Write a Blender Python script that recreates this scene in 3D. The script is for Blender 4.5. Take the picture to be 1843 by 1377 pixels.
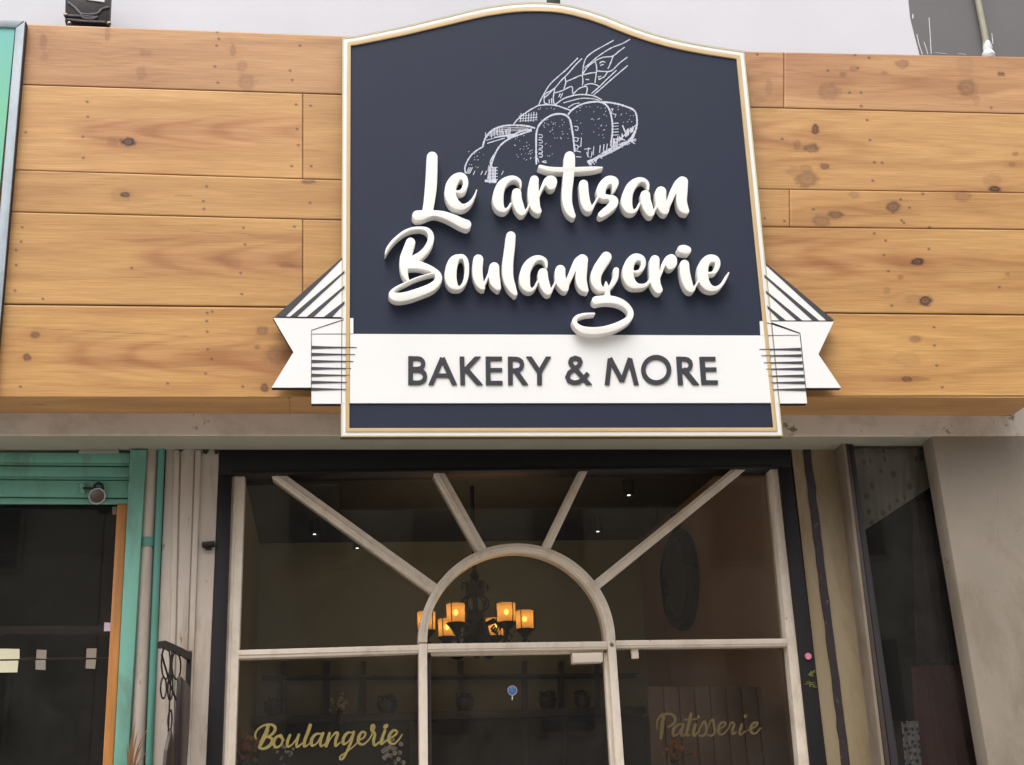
import bpy, bmesh, math, random
import numpy as np
from mathutils import Vector, Matrix
random.seed(7); RNG = np.random.default_rng(11)
R = math.radians
for o in list(bpy.data.objects): bpy.data.objects.remove(o)
sc = bpy.context.scene
col = sc.collection

# ---------------------------------------------------------------- camera
CX, CY, F = 921.5, 688.5, 2450.0
zc = np.array([-278.5, 6988.5, -F]); zc /= np.linalg.norm(zc)
xc = np.array([18500.0, -40.0, -F]); xc -= zc * xc.dot(zc); xc /= np.linalg.norm(xc)
yc = np.cross(zc, xc)
M3 = np.array([xc, yc, zc])
CAM = np.array([0.0, 0.0, 1.6])
cam = bpy.data.cameras.new('camera'); camo = bpy.data.objects.new('camera', cam); col.objects.link(camo)
cam.sensor_width = 36; cam.lens = 36 * F / 1843; cam.clip_start = 0.05; cam.clip_end = 500
camo.matrix_world = Matrix([[*M3[0], 0], [*M3[1], 0], [*M3[2], 1.6], [0, 0, 0, 1]])
sc.camera = camo
# ---------------------------------------------------------------- world, sun, exposure
SUN_EL, SUN_AZ = R(62), R(200)      # direction the light comes from, azimuth measured clockwise from +Y
w = bpy.data.worlds.new('World'); sc.world = w; w.use_nodes = True
nt = w.node_tree; bg = nt.nodes['Background']
sky = nt.nodes.new('ShaderNodeTexSky'); sky.sky_type = 'NISHITA'; sky.sun_disc = False
sky.sun_elevation = SUN_EL; sky.sun_rotation = SUN_AZ; sky.dust_density = 4; sky.air_density = 1.0
hs = nt.nodes.new('ShaderNodeHueSaturation'); hs.inputs['Saturation'].default_value = 0.22
nt.links.new(sky.outputs[0], hs.inputs['Color']); nt.links.new(hs.outputs[0], bg.inputs[0])
bg.inputs[1].default_value = 0.15
sl = bpy.data.lights.new('sun', 'SUN'); sl.energy = 0.85; sl.angle = R(45); sl.color = (1, 0.96, 0.9)
so = bpy.data.objects.new('sun', sl); col.objects.link(so)
d = Vector((math.sin(SUN_AZ) * math.cos(SUN_EL), math.cos(SUN_AZ) * math.cos(SUN_EL), math.sin(SUN_EL)))
so.rotation_euler = d.to_track_quat('Z', 'Y').to_euler(); so.location = d * 30
sc.view_settings.view_transform = 'Standard'; sc.view_settings.look = 'None'
sc.view_settings.gamma = 1; sc.view_settings.exposure = 0.90
sc.render.engine = 'CYCLES'
sc.render.resolution_x = 1024; sc.render.resolution_y = 765
sc.cycles.max_bounces = 8; sc.cycles.transparent_max_bounces = 12

# ---------------------------------------------------------------- geometry helpers
def ray(px, py):
    return M3 @ np.array([px - CX, CY - py, -F])
def U(px, py, Y):                       # photo point on the vertical plane y = Y
    d = ray(px, py); return CAM + d * (Y / d[1])
def UZ(px, py, Z):                      # photo point on the horizontal plane z = Z
    d = ray(px, py); return CAM + d * ((Z - CAM[2]) / d[2])
def UX(px, py, X):
    d = ray(px, py); return CAM + d * (X / d[0])
def Uarr(P, Y):
    P = np.asarray(P, float)
    d = np.stack([P[:, 0] - CX, CY - P[:, 1], np.full(len(P), -F)], 1) @ M3.T
    return CAM + d * (Y / d[:, 1])[:, None]
PX = 1 / 372.0                          # metres per photo pixel on the facade

def link(name, me, m=None, parent=None):
    o = bpy.data.objects.new(name, me); col.objects.link(o)
    if m is not None and me is not None:
        for k in (m if isinstance(m, (list, tuple)) else [m]): me.materials.append(k)
    if parent is not None:
        o.parent = parent; o.matrix_parent_inverse = Matrix.Identity(4)
        # geometry is built in world space: give the child the inverse of its parents' placement
        o.matrix_world = Matrix.Identity(4)
        pm = Matrix.Identity(4); p = parent
        chain = []
        while p is not None: chain.append(p); p = p.parent
        for q in reversed(chain): pm = pm @ q.matrix_basis
        o.matrix_basis = pm.inverted()
    return o
def tag(o, label=None, cat=None, group=None, kind=None):
    if label: o['label'] = label
    if cat: o['category'] = cat
    if group: o['group'] = group
    if kind: o['kind'] = kind
    return o
def thing(name, label, cat, loc=(0, 0, 0), group=None):
    o = bpy.data.objects.new(name, None); col.objects.link(o); o.location = Vector([float(v) for v in loc])
    o.empty_display_size = 0.1
    return tag(o, label, cat, group)
def finish(me, smooth=True, ang=35):
    if smooth:
        me.polygons.foreach_set('use_smooth', [True] * len(me.polygons))
        me.set_sharp_from_angle(angle=R(ang))
    me.update()
def bm_mesh(bm, name, smooth=True, ang=35):
    bmesh.ops.recalc_face_normals(bm, faces=bm.faces[:])
    me = bpy.data.meshes.new(name); bm.to_mesh(me); bm.free(); finish(me, smooth, ang); return me

def prism_w(pts, dvec, bm=None, bev=0.0):       # world polygon extruded along dvec
    own = bmesh.new() 
    vs = [own.verts.new(Vector([float(c) for c in p])) for p in pts]
    f = own.faces.new(vs)
    r = bmesh.ops.extrude_face_region(own, geom=[f])
    dv = Vector([float(c) for c in dvec])
    for v in r['geom']:
        if isinstance(v, bmesh.types.BMVert): v.co += dv
    bmesh.ops.recalc_face_normals(own, faces=own.faces[:])
    if bev > 0:
        bmesh.ops.bevel(own, geom=own.edges[:], offset=bev, segments=2, affect='EDGES', profile=0.5)
    if bm is None: return own
    tmp = bpy.data.meshes.new('tmp'); own.to_mesh(tmp); own.free(); bm.from_mesh(tmp); bpy.data.meshes.remove(tmp)
    return bm
def pr(poly, Y, th, bm=None, bev=0.0):          # photo polygon at plane Y, th metres deep
    return prism_w([U(p[0], p[1], Y) for p in poly], (0, th, 0), bm, bev)
def vquad(tl, trt, br, bl, Y, zb=0.0):          # upright strip: top two points, bottom two points, carried on down to z = zb
    a, b, c, e = [U(*p, Y) for p in (tl, trt, br, bl)]
    c = b + (c - b) * ((b[2] - zb) / (b[2] - c[2])); e = a + (e - a) * ((a[2] - zb) / (a[2] - e[2]))
    return [a, b, c, e]
def vbar(tl, trt, br, bl, Y, th, bm=None, bev=0.0, zb=0.0):
    return prism_w(vquad(tl, trt, br, bl, Y, zb), (0, th, 0), bm, bev)
def box(c, s, bm=None, bev=0.0):
    x, y, z = c; a, b, h = s[0] / 2, s[1] / 2, s[2] / 2
    return prism_w([(x - a, y - b, z - h), (x + a, y - b, z - h), (x + a, y - b, z + h), (x - a, y - b, z + h)], (0, s[1], 0), bm, bev)
def tube(pts, r, bm=None, n=8, closed=False):   # tube through world points; r number or list
    if bm is None: bm = bmesh.new()
    P = [Vector([float(c) for c in p]) for p in pts]; N = len(P)
    rs = r if isinstance(r, (list, tuple)) else [r] * N
    rings = []; up = Vector((0.13, 0.21, 0.97))
    for i, p in enumerate(P):
        t = (P[(i + 1) % N] - P[i - 1]) if closed else (P[min(i + 1, N - 1)] - P[max(i - 1, 0)])
        t.normalize(); a = t.cross(up)
        if a.length < 1e-3: a = t.cross(Vector((1, 0, 0)))
        a.normalize(); b = t.cross(a)
        rings.append([bm.verts.new(p + (a * math.cos(k * 2 * math.pi / n) + b * math.sin(k * 2 * math.pi / n)) * rs[i]) for k in range(n)])
    for i in range(N if closed else N - 1):
        A, B = rings[i], rings[(i + 1) % N]
        for k in range(n): bm.faces.new([A[k], A[(k + 1) % n], B[(k + 1) % n], B[k]])
    if not closed: bm.faces.new(rings[0]); bm.faces.new(rings[-1])
    return bm
def lathe(c, prof, bm=None, n=20, axis='Z'):    # profile (radius, height) round an axis
    if bm is None: bm = bmesh.new()
    c = Vector([float(v) for v in c]); rings = []
    for r, h in prof:
        ring = []
        for k in range(n):
            a = k * 2 * math.pi / n; u, v = max(r, 1e-4) * math.cos(a), max(r, 1e-4) * math.sin(a)
            q = {'Z': (u, v, h), 'Y': (u, h, v), 'X': (h, u, v)}[axis]
            ring.append(bm.verts.new(c + Vector(q)))
        rings.append(ring)
    for A, B in zip(rings, rings[1:]):
        for k in range(n): bm.faces.new([A[k], A[(k + 1) % n], B[(k + 1) % n], B[k]])
    bm.faces.new(rings[0]); bm.faces.new(rings[-1])
    return bm
def part(name, bm, m, parent, smooth=True, ang=35):
    return link(name, bm_mesh(bm, name, smooth, ang), m, parent)

# ---- smooth 2-D strokes -> outline loops -> solid plates
def cr(pts, step=2.0):                           # Catmull-Rom through (x, y, r)
    P = np.array(pts, float)
    if len(P) < 3: return P
    Q = np.vstack([2 * P[0] - P[1], P, 2 * P[-1] - P[-2]]); out = []
    for i in range(1, len(Q) - 2):
        L = np.hypot(*(Q[i + 1] - Q[i])[:2]); n = max(2, int(L / step))
        for k in range(n):
            t = k / n
            out.append(0.5 * ((2 * Q[i]) + (Q[i + 1] - Q[i - 1]) * t + (2 * Q[i - 1] - 5 * Q[i] + 4 * Q[i + 1] - Q[i + 2]) * t * t
                              + (-Q[i - 1] + 3 * Q[i] - 3 * Q[i + 1] + Q[i + 2]) * t ** 3))
    out.append(P[-1]); return np.array(out)
def sdf_loops(strokes, g=0.6, flat=False, clip=None, mind=1.0):
    """strokes: list of polylines (x,y,r) in photo pixels. Returns closed outline loops."""
    allp = np.vstack(strokes); pad = allp[:, 2].max() + 4
    x0, y0 = allp[:, 0].min() - pad, allp[:, 1].min() - pad
    nx = int((allp[:, 0].max() + pad - x0) / g) + 2; ny = int((allp[:, 1].max() + pad - y0) / g) + 2
    D = np.full((ny, nx), 9.0)
    for S in strokes:
        for k, (a, b) in enumerate(zip(S[:-1], S[1:])):
            rm = max(a[2], b[2]) + 3
            i0 = max(0, int((min(a[0], b[0]) - rm - x0) / g)); i1 = min(nx, int((max(a[0], b[0]) + rm - x0) / g) + 2)
            j0 = max(0, int((min(a[1], b[1]) - rm - y0) / g)); j1 = min(ny, int((max(a[1], b[1]) + rm - y0) / g) + 2)
            X, Y = np.meshgrid(x0 + g * np.arange(i0, i1), y0 + g * np.arange(j0, j1))
            dx, dy = b[0] - a[0], b[1] - a[1]; L2 = dx * dx + dy * dy + 1e-9
            t = ((X - a[0]) * dx + (Y - a[1]) * dy) / L2; tc = np.clip(t, 0, 1)
            d_ = np.hypot(X - a[0] - tc * dx, Y - a[1] - tc * dy) - (a[2] + (b[2] - a[2]) * tc)
            if flat:
                L = math.sqrt(L2); s = np.abs((X - a[0]) * dy - (Y - a[1]) * dx) / L - a[2]
                e = np.maximum(-t * L if k == 0 else -1e9, (t - 1) * L if k == len(S) - 2 else -1e9)
                inner = np.maximum(s, e)
                d_ = np.where((k == 0) & (t < 0), inner, d_) if k == 0 else d_
                d_ = np.where(t > 1, inner, d_) if k == len(S) - 2 else d_
            D[j0:j1, i0:i1] = np.minimum(D[j0:j1, i0:i1], d_)
    if clip:
        yy = (y0 + g * np.arange(ny))[:, None]; xx = (x0 + g * np.arange(nx))[None, :]
        if clip[0] is not None: D = np.maximum(D, clip[0] - yy)
        if clip[1] is not None: D = np.maximum(D, yy - clip[1])
    D[0, :] = D[-1, :] = 9; D[:, 0] = D[:, -1] = 9
    D = np.where(np.abs(D) < 1e-6, 1e-6, D)
    ins = D < 0
    mix = ins[:-1, :-1].astype(int) + ins[:-1, 1:] + ins[1:, 1:] + ins[1:, :-1]
    J, I = np.where((mix > 0) & (mix < 4)); segs = {}
    def ept(j, i, e):
        if e == 0: (ja, ia), (jb, ib) = (j, i), (j, i + 1)
        elif e == 1: (ja, ia), (jb, ib) = (j, i + 1), (j + 1, i + 1)
        elif e == 2: (ja, ia), (jb, ib) = (j + 1, i), (j + 1, i + 1)
        else: (ja, ia), (jb, ib) = (j, i), (j + 1, i)
        return ((ja, ia), (jb, ib))
    for j, i in zip(J, I):
        c = [ins[j, i], ins[j, i + 1], ins[j + 1, i + 1], ins[j + 1, i]]
        E = [k for k in range(4) if c[k] != c[(k + 1) % 4]]
        if len(E) == 2: prs = [(E[0], E[1])]
        else: prs = [(3, 0), (1, 2)] if c[0] else [(0, 1), (2, 3)]
        for a, b in prs:
            A, B = ept(j, i, a), ept(j, i, b)
            segs.setdefault(A, []).append(B); segs.setdefault(B, []).append(A)
    loops = []; used = set()
    def pos(E):
        (ja, ia), (jb, ib) = E; da, db = D[ja, ia], D[jb, ib]; t = da / (da - db)
        return (x0 + g * (ia + (ib - ia) * t), y0 + g * (ja + (jb - ja) * t))
    for s in segs:
        if s in used: continue
        cur = s; lp = []; prev = None
        while cur not in used:
            used.add(cur); lp.append(pos(cur))
            nx_ = [q for q in segs[cur] if q != prev and q not in used]
            if not nx_: break
            prev, cur = cur, nx_[0]
        if len(lp) > 8:
            out = [lp[0]]
            for p in lp[1:]:
                if math.hypot(p[0] - out[-1][0], p[1] - out[-1][1]) >= mind: out.append(p)
            loops.append(out)
    return loops
def plate(name, loops, Y, th, m, parent, bev=0.0, bseg=2, ang=35, wmap=None):
    """filled outline(s) in photo pixels on plane Y, th metres thick behind it, rounded by bev metres"""
    K = 0.01
    cu = bpy.data.curves.new('tmp', 'CURVE'); cu.dimensions = '2D'; cu.fill_mode = 'BOTH'
    for lp in loops:
        sp = cu.splines.new('POLY'); sp.points.add(len(lp) - 1)
        for q, (x, y) in zip(sp.points, lp): q.co = (x * K, -y * K, 0, 1)
        sp.use_cyclic_u = True
    b = bev / PX * K; e = th / PX * K / 2
    cu.extrude = max(e - b, 1e-5)
    if bev > 0: cu.bevel_depth = b; cu.bevel_resolution = bseg; cu.offset = -b
    o = bpy.data.objects.new('tmp', cu); col.objects.link(o)
    dg = bpy.context.evaluated_depsgraph_get(); dg.update()
    me = bpy.data.meshes.new_from_object(o.evaluated_get(dg)); bpy.data.objects.remove(o)
    n = len(me.vertices); co = np.empty(n * 3, np.float32); me.vertices.foreach_get('co', co); co = co.reshape(-1, 3).astype(float)
    W = Uarr(np.stack([co[:, 0] / K, -co[:, 1] / K], 1), Y)
    W[:, 1] = Y + (co[:, 2].max() - co[:, 2]) / K * PX
    me.vertices.foreach_set('co', W.astype(np.float32).ravel())
    bm = bmesh.new(); bm.from_mesh(me); bmesh.ops.remove_doubles(bm, verts=bm.verts[:], dist=2e-5)
    bmesh.ops.recalc_face_normals(bm, faces=bm.faces[:]); bm.to_mesh(me); bm.free()
    me.name = name; me.materials.clear(); finish(me, True, ang)
    return link(name, me, m, parent)

# ---------------------------------------------------------------- material helpers
def srgb(r, g, b):
    f = lambda c: (c / 255 / 12.92) if c / 255 <= 0.04045 else ((c / 255 + 0.055) / 1.055) ** 2.4
    return (f(r), f(g), f(b))
def mat(name, c, rough=0.6, var=0.15, scale=3.0, bump=0.15, bscale=60, metal=0.0, c2=None, spots=None, spec=0.5, stretch=(1, 1, 1), grime=None):
    m = bpy.data.materials.new(name); m.use_nodes = True; t = m.node_tree; n = t.nodes; l = t.links
    p = n['Principled BSDF']; p.inputs['Roughness'].default_value = rough; p.inputs['Metallic'].default_value = metal
    p.inputs['Specular IOR Level'].default_value = spec
    tc = n.new('ShaderNodeTexCoord'); mp = n.new('ShaderNodeMapping'); mp.inputs['Scale'].default_value = stretch
    l.new(tc.outputs['Object'], mp.inputs[0])
    nz = n.new('ShaderNodeTexNoise'); nz.inputs['Scale'].default_value = scale; nz.inputs['Detail'].default_value = 8; nz.inputs['Roughness'].default_value = 0.62
    l.new(mp.outputs[0], nz.inputs['Vector'])
    mx = n.new('ShaderNodeMix'); mx.data_type = 'RGBA'
    c2 = c2 or tuple(v * (1 - var) for v in c)
    mr = n.new('ShaderNodeMapRange'); mr.inputs[1].default_value = 0.32; mr.inputs[2].default_value = 0.68
    l.new(nz.outputs['Fac'], mr.inputs[0]); l.new(mr.outputs[0], mx.inputs[0])
    mx.inputs[6].default_value = (*c2, 1); mx.inputs[7].default_value = (*c, 1)
    out = mx.outputs[2]
    if spots:                                    # (colour, amount, scale): dirt or peeled paint with a shape of its own
        sc_, am, ss = spots
        n2 = n.new('ShaderNodeTexNoise'); n2.inputs['Scale'].default_value = ss; n2.inputs['Detail'].default_value = 10; n2.inputs['Roughness'].default_value = 0.7
        l.new(mp.outputs[0], n2.inputs['Vector'])
        r2 = n.new('ShaderNodeMapRange'); r2.inputs[1].default_value = 1 - am; r2.inputs[2].default_value = 1 - am + 0.035
        l.new(n2.outputs['Fac'], r2.inputs[0])
        m2 = n.new('ShaderNodeMix'); m2.data_type = 'RGBA'; m2.inputs[7].default_value = (*sc_, 1)
        l.new(out, m2.inputs[6]); l.new(r2.outputs[0], m2.inputs[0]); out = m2.outputs[2]
    if grime:                                    # (colour, strength, scale, vertical stretch): soft runs of dirt
        gc, ga, gs, gv = grime
        mg = n.new('ShaderNodeMapping'); mg.inputs['Scale'].default_value = (1, 1, gv); l.new(tc.outputs['Object'], mg.inputs[0])
        n4 = n.new('ShaderNodeTexNoise'); n4.inputs['Scale'].default_value = gs; n4.inputs['Detail'].default_value = 9; n4.inputs['Roughness'].default_value = 0.68; n4.inputs['Distortion'].default_value = 0.4
        l.new(mg.outputs[0], n4.inputs['Vector'])
        r4 = n.new('ShaderNodeMapRange'); r4.inputs[1].default_value = 0.47; r4.inputs[2].default_value = 0.66; r4.inputs[4].default_value = ga; l.new(n4.outputs['Fac'], r4.inputs[0])
        m4 = n.new('ShaderNodeMix'); m4.data_type = 'RGBA'; m4.inputs[7].default_value = (*gc, 1); l.new(out, m4.inputs[6]); l.new(r4.outputs[0], m4.inputs[0]); out = m4.outputs[2]
    l.new(out, p.inputs['Base Color'])
    if bump:
        n3 = n.new('ShaderNodeTexNoise'); n3.inputs['Scale'].default_value = bscale; n3.inputs['Detail'].default_value = 5
        l.new(mp.outputs[0], n3.inputs['Vector'])
        bp = n.new('ShaderNodeBump'); bp.inputs['Strength'].default_value = bump; bp.inputs['Distance'].default_value = 0.004
        l.new(n3.outputs['Fac'], bp.inputs['Height']); l.new(bp.outputs[0], p.inputs['Normal'])
    return m
def glass(name, tint=(0.9, 0.92, 0.9), refl=1.0, dust=0.028):
    m = bpy.data.materials.new(name); m.use_nodes = True; t = m.node_tree; n = t.nodes; l = t.links
    n.remove(n['Principled BSDF']); out = n['Material Output']
    tr = n.new('ShaderNodeBsdfTransparent'); tr.inputs[0].default_value = (*tint, 1)
    gl = n.new('ShaderNodeBsdfGlossy'); gl.inputs['Roughness'].default_value = 0.015; gl.inputs[0].default_value = (refl, refl, refl, 1)
    fr = n.new('ShaderNodeFresnel'); fr.inputs[0].default_value = 1.55
    mx = n.new('ShaderNodeMixShader'); l.new(fr.outputs[0], mx.inputs[0]); l.new(tr.outputs[0], mx.inputs[1]); l.new(gl.outputs[0], mx.inputs[2])
    df = n.new('ShaderNodeBsdfDiffuse'); df.inputs[0].default_value = (0.75, 0.72, 0.66, 1)
    tc = n.new('ShaderNodeTexCoord'); nz = n.new('ShaderNodeTexNoise'); nz.inputs['Scale'].default_value = 2.3; nz.inputs['Detail'].default_value = 9; nz.inputs['Roughness'].default_value = 0.7; nz.inputs['Distortion'].default_value = 1.2
    l.new(tc.outputs['Object'], nz.inputs['Vector'])
    mr = n.new('ShaderNodeMapRange'); mr.inputs[1].default_value = 0.35; mr.inputs[2].default_value = 0.75; mr.inputs[3].default_value = 0.006; mr.inputs[4].default_value = dust; l.new(nz.outputs['Fac'], mr.inputs[0])
    m2 = n.new('ShaderNodeMixShader'); l.new(mr.outputs[0], m2.inputs[0]); l.new(mx.outputs[0], m2.inputs[1]); l.new(df.outputs[0], m2.inputs[2])
    l.new(m2.outputs[0], out.inputs[0]); return m
def emis(name, c, s):
    m = bpy.data.materials.new(name); m.use_nodes = True; t = m.node_tree; p = t.nodes['Principled BSDF']
    p.inputs['Base Color'].default_value = (*c, 1); p.inputs['Emission Color'].default_value = (*c, 1); p.inputs['Emission Strength'].default_value = s
    return m

M = {
 'upper_wall': mat('grey_white_plaster', (0.66, 0.65, 0.69), 0.8, 0.07, 1.4, 0.1, 40),
 'dark_wall': mat('dark_grey_paint', srgb(104, 101, 101), 0.6, 0.12, 1.2, 0.1, 40),
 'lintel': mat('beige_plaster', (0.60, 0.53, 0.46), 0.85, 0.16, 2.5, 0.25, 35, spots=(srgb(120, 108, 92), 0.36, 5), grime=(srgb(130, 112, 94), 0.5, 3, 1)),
 'soffit': mat('green_grey_plaster', (0.30, 0.30, 0.24), 0.85, 0.15, 2.5, 0.2, 35),
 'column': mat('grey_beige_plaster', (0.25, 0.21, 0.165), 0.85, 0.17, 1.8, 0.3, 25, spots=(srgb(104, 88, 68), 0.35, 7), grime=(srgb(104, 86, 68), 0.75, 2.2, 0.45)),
 'white_pillar': mat('old_white_paint', (0.48, 0.41, 0.345), 0.6, 0.14, 4, 0.25, 30, spots=(srgb(112, 90, 66), 0.36, 12), stretch=(1, 1, 0.35), grime=(srgb(124, 104, 82), 0.6, 7, 0.18)),
 'beige_pillar': mat('yellowed_beige_paint', (0.27, 0.205, 0.135), 0.6, 0.22, 2.5, 0.25, 30, c2=(0.21, 0.165, 0.085), stretch=(1, 1, 0.35), grime=(srgb(104, 78, 52), 0.7, 5, 0.25), spots=(srgb(84, 62, 48), 0.33, 14)),
 'chipped': mat('dark_chipped_paint', srgb(40, 30, 34), 0.55, 0.4, 12, 0.5, 60, spots=(srgb(110, 84, 82), 0.37, 22)),
 'navy_frame': mat('navy_black_gloss', srgb(20, 16, 19), 0.55, 0.25, 3, 0.12, 40, spec=0.3),
 'cream_frame': mat('cream_painted_wood', (0.68, 0.59, 0.49), 0.45, 0.08, 5, 0.12, 60, spots=(srgb(112, 96, 76), 0.34, 26), grime=(srgb(140, 120, 96), 0.32, 9, 0.6)),
 'navy': mat('navy_board_paint', srgb(38, 41, 62), 0.6, 0.10, 2.0, 0.03, 60, c2=srgb(35, 44, 59), spec=0.25),
 'navy_edge': mat('dark_board_edge', srgb(36, 30, 34), 0.7, 0.2, 5, 0.1, 60),
 'white': mat('white_acrylic', (0.82, 0.81, 0.80), 0.4, 0.03, 4, 0.02, 40),
 'foam': mat('white_foam_letter', (0.86, 0.84, 0.80), 0.55, 0.03, 8, 0.06, 90),
 'gold': mat('gold_paint', (0.60, 0.43, 0.22), 0.45, 0.10, 8, 0.03, 60),
 'gold_pale': mat('pale_gold_edge', (0.62, 0.55, 0.33), 0.5, 0.10, 8, 0.03, 60),
 'board_edge': mat('raw_board_edge', srgb(92, 78, 60), 0.7, 0.25, 12, 0.2, 60),
 'charcoal': mat('charcoal_acrylic', srgb(52, 52, 58), 0.4, 0.08, 4, 0.02, 40),
 'line': mat('dark_line_paint', srgb(58, 58, 64), 0.6, 0.1, 10, 0.0),
 'chalk': mat('pale_line_paint', srgb(206, 208, 222), 0.7, 0.25, 60, 0.0),
 'teal': mat('teal_paint', srgb(110, 168, 150), 0.5, 0.10, 3, 0.15, 40, spots=(srgb(104, 124, 108), 0.34, 7), grime=(srgb(92, 112, 100), 0.6, 6, 0.4)),
 'teal_pipe': mat('teal_pipe_paint', srgb(86, 142, 128), 0.5, 0.15, 3, 0.15, 40),
 'orange_wood': mat('orange_varnished_wood', srgb(196, 128, 60), 0.5, 0.35, 6, 0.2, 30, stretch=(6, 6, 0.6)),
 'alu': mat('aluminium_frame', (0.42, 0.48, 0.53), 0.5, 0.2, 6, 0.05, 40, metal=0.0, grime=(srgb(120, 134, 140), 0.5, 6, 0.4)),
 'iron': mat('black_wrought_iron', srgb(38, 30, 32), 0.5, 0.3, 20, 0.3, 70, metal=0.3),
 'iron_web': mat('grey_scuffed_iron', srgb(118, 112, 116), 0.6, 0.35, 25, 0.3, 70),
 'steel': mat('worn_steel', srgb(122, 108, 96), 0.3, 0.2, 20, 0.1, 60, metal=0.8),
 'pipe': mat('cream_pipe', srgb(170, 164, 146), 0.5, 0.2, 6, 0.1, 40),
 'sealant': mat('white_sealant', (0.75, 0.75, 0.76), 0.6, 0.1, 30, 0.4, 50),
 'room': mat('olive_room_wall', srgb(158, 156, 122), 0.85, 0.15, 1.5, 0.1, 20),
 'room_side': mat('brown_room_wall', srgb(160, 130, 106), 0.8, 0.15, 1.5, 0.1, 20),
 'black_ceiling': mat('black_ceiling_paint', srgb(48, 47, 46), 0.8, 0.15, 2, 0.1, 20),
 'dark_wood': mat('dark_stained_wood', srgb(58, 44, 36), 0.5, 0.3, 5, 0.2, 30, stretch=(1, 1, 5)),
 'soot': mat('soot_black_iron', (0.004, 0.004, 0.005), 0.75, 0.2, 5, 0.1, 40, spec=0.2),
 'black': mat('matt_black', srgb(16, 15, 17), 0.7, 0.2, 5, 0.1, 40),
 'blind': mat('brown_wall_panel', srgb(112, 84, 66), 0.7, 0.2, 3, 0.1, 40, stretch=(1, 1, 0.3)),
 'paving': mat('grey_paving', (0.50, 0.45, 0.39), 0.8, 0.2, 2, 0.3, 20),
 'asphalt': mat('concrete_road', (0.30, 0.28, 0.26), 0.85, 0.3, 4, 0.4, 60),
 'street_wall': mat('opposite_render', (0.42, 0.37, 0.30), 0.85, 0.2, 0.8, 0.2, 10),
 'street_glass': mat('opposite_window_glass', (0.03, 0.035, 0.04), 0.15, 0.2, 2, 0.0),
 'street_trim': mat('opposite_trim', (0.34, 0.29, 0.24), 0.8, 0.2, 2, 0.1, 20),
 'glass': glass('shop_glass', (0.86, 0.87, 0.83)),
 'glass_left': glass('dark_glass', (0.72, 0.71, 0.69)),
 'gold_vinyl': mat('gold_vinyl', srgb(150, 134, 76), 0.5, 0.25, 30, 0.0), 'gold_vinyl_dull': mat('darker_gold_vinyl', srgb(96, 80, 42), 0.6, 0.35, 12, 0.0),  # second gold is a darker tone, for the script on the right pane
 'paper': mat('cream_paper', srgb(226, 220, 190), 0.8, 0.08, 5, 0.05, 30),
 'tag': mat('grey_paper_tag', srgb(150, 138, 126), 0.8, 0.1, 5, 0.05, 30),
 'pink': mat('pink_sticker', srgb(214, 120, 150), 0.6, 0.1, 30, 0.0),
 'lilac': mat('lilac_sticker', srgb(206, 188, 206), 0.6, 0.1, 30, 0.0),
 'blue': mat('blue_sticker', srgb(70, 110, 165), 0.5, 0.3, 90, 0.0),
 'leaf': mat('dry_leaf', srgb(96, 80, 44), 0.6, 0.4, 9, 0.1, 40, c2=srgb(128, 62, 34)),
 'petal': mat('orange_petal', srgb(206, 118, 56), 0.7, 0.35, 20, 0.1, 40),
 'petal_white': mat('pale_petal', srgb(206, 190, 176), 0.7, 0.2, 20, 0.1, 40),
 'stem_green': mat('dark_leaf_green', srgb(56, 66, 36), 0.6, 0.4, 20, 0.1, 40),
 'pot': mat('dark_glazed_pot', srgb(50, 38, 44), 0.35, 0.3, 10, 0.05, 40),
 'maroon': mat('maroon_curtain_cloth', srgb(140, 74, 78), 0.85, 0.25, 5, 0.2, 80),
 'dark_cloth': mat('dark_blue_curtain_cloth', srgb(92, 86, 100), 0.85, 0.25, 5, 0.2, 80),
}

# ================================================================ planes of the facade
YW = 6.00                                         # face of the wooden fascia
zf = U(921, 712.5, YW)[2]                         # its lower edge
YL = float(UZ(300, 745, zf)[1])                   # lintel face
zl = U(700, 784, YL)[2]                           # lower edge of the lintel
YP = float(UZ(700, 809, zl)[1])                   # plane of pillars and shop front
YS = 5.925                                        # face of the bakery sign
print('PLANES', YL, YP, zf, zl, U(921, 1165, YP), U(921, 1377, YP))
XL, XR = -9.0, 9.0

# ================================================================ the setting
def ground():
    bm = bmesh.new()
    for a, b in (((-40, -7.0), (40, 4.2)),):
        bm.faces.new([bm.verts.new(Vector(v)) for v in ((a[0], a[1], -0.12), (b[0], a[1], -0.12), (b[0], b[1], -0.12), (a[0], b[1], -0.12))])
    r = part('road', bm, M['asphalt'], None, False); tag(r, kind='structure')
    bm = box((0, 7.2, -0.06), (80, 6.0, 0.12), None, 0.01)
    tag(part('pavement', bm, M['paving'], None, False), kind='structure')
    bm = box((0, -9.0, -0.06), (80, 4.0, 0.12), None, 0.01)
    tag(part('far_pavement', bm, M['paving'], None, False), kind='structure')
    bm = bmesh.new(); s = 220
    bm.faces.new([bm.verts.new(Vector(v)) for v in ((-s, -s, -0.13), (s, -s, -0.13), (s, s, -0.13), (-s, s, -0.13))])
    tag(part('ground', bm, M['asphalt'], None, False), kind='structure')
ground()
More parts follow.
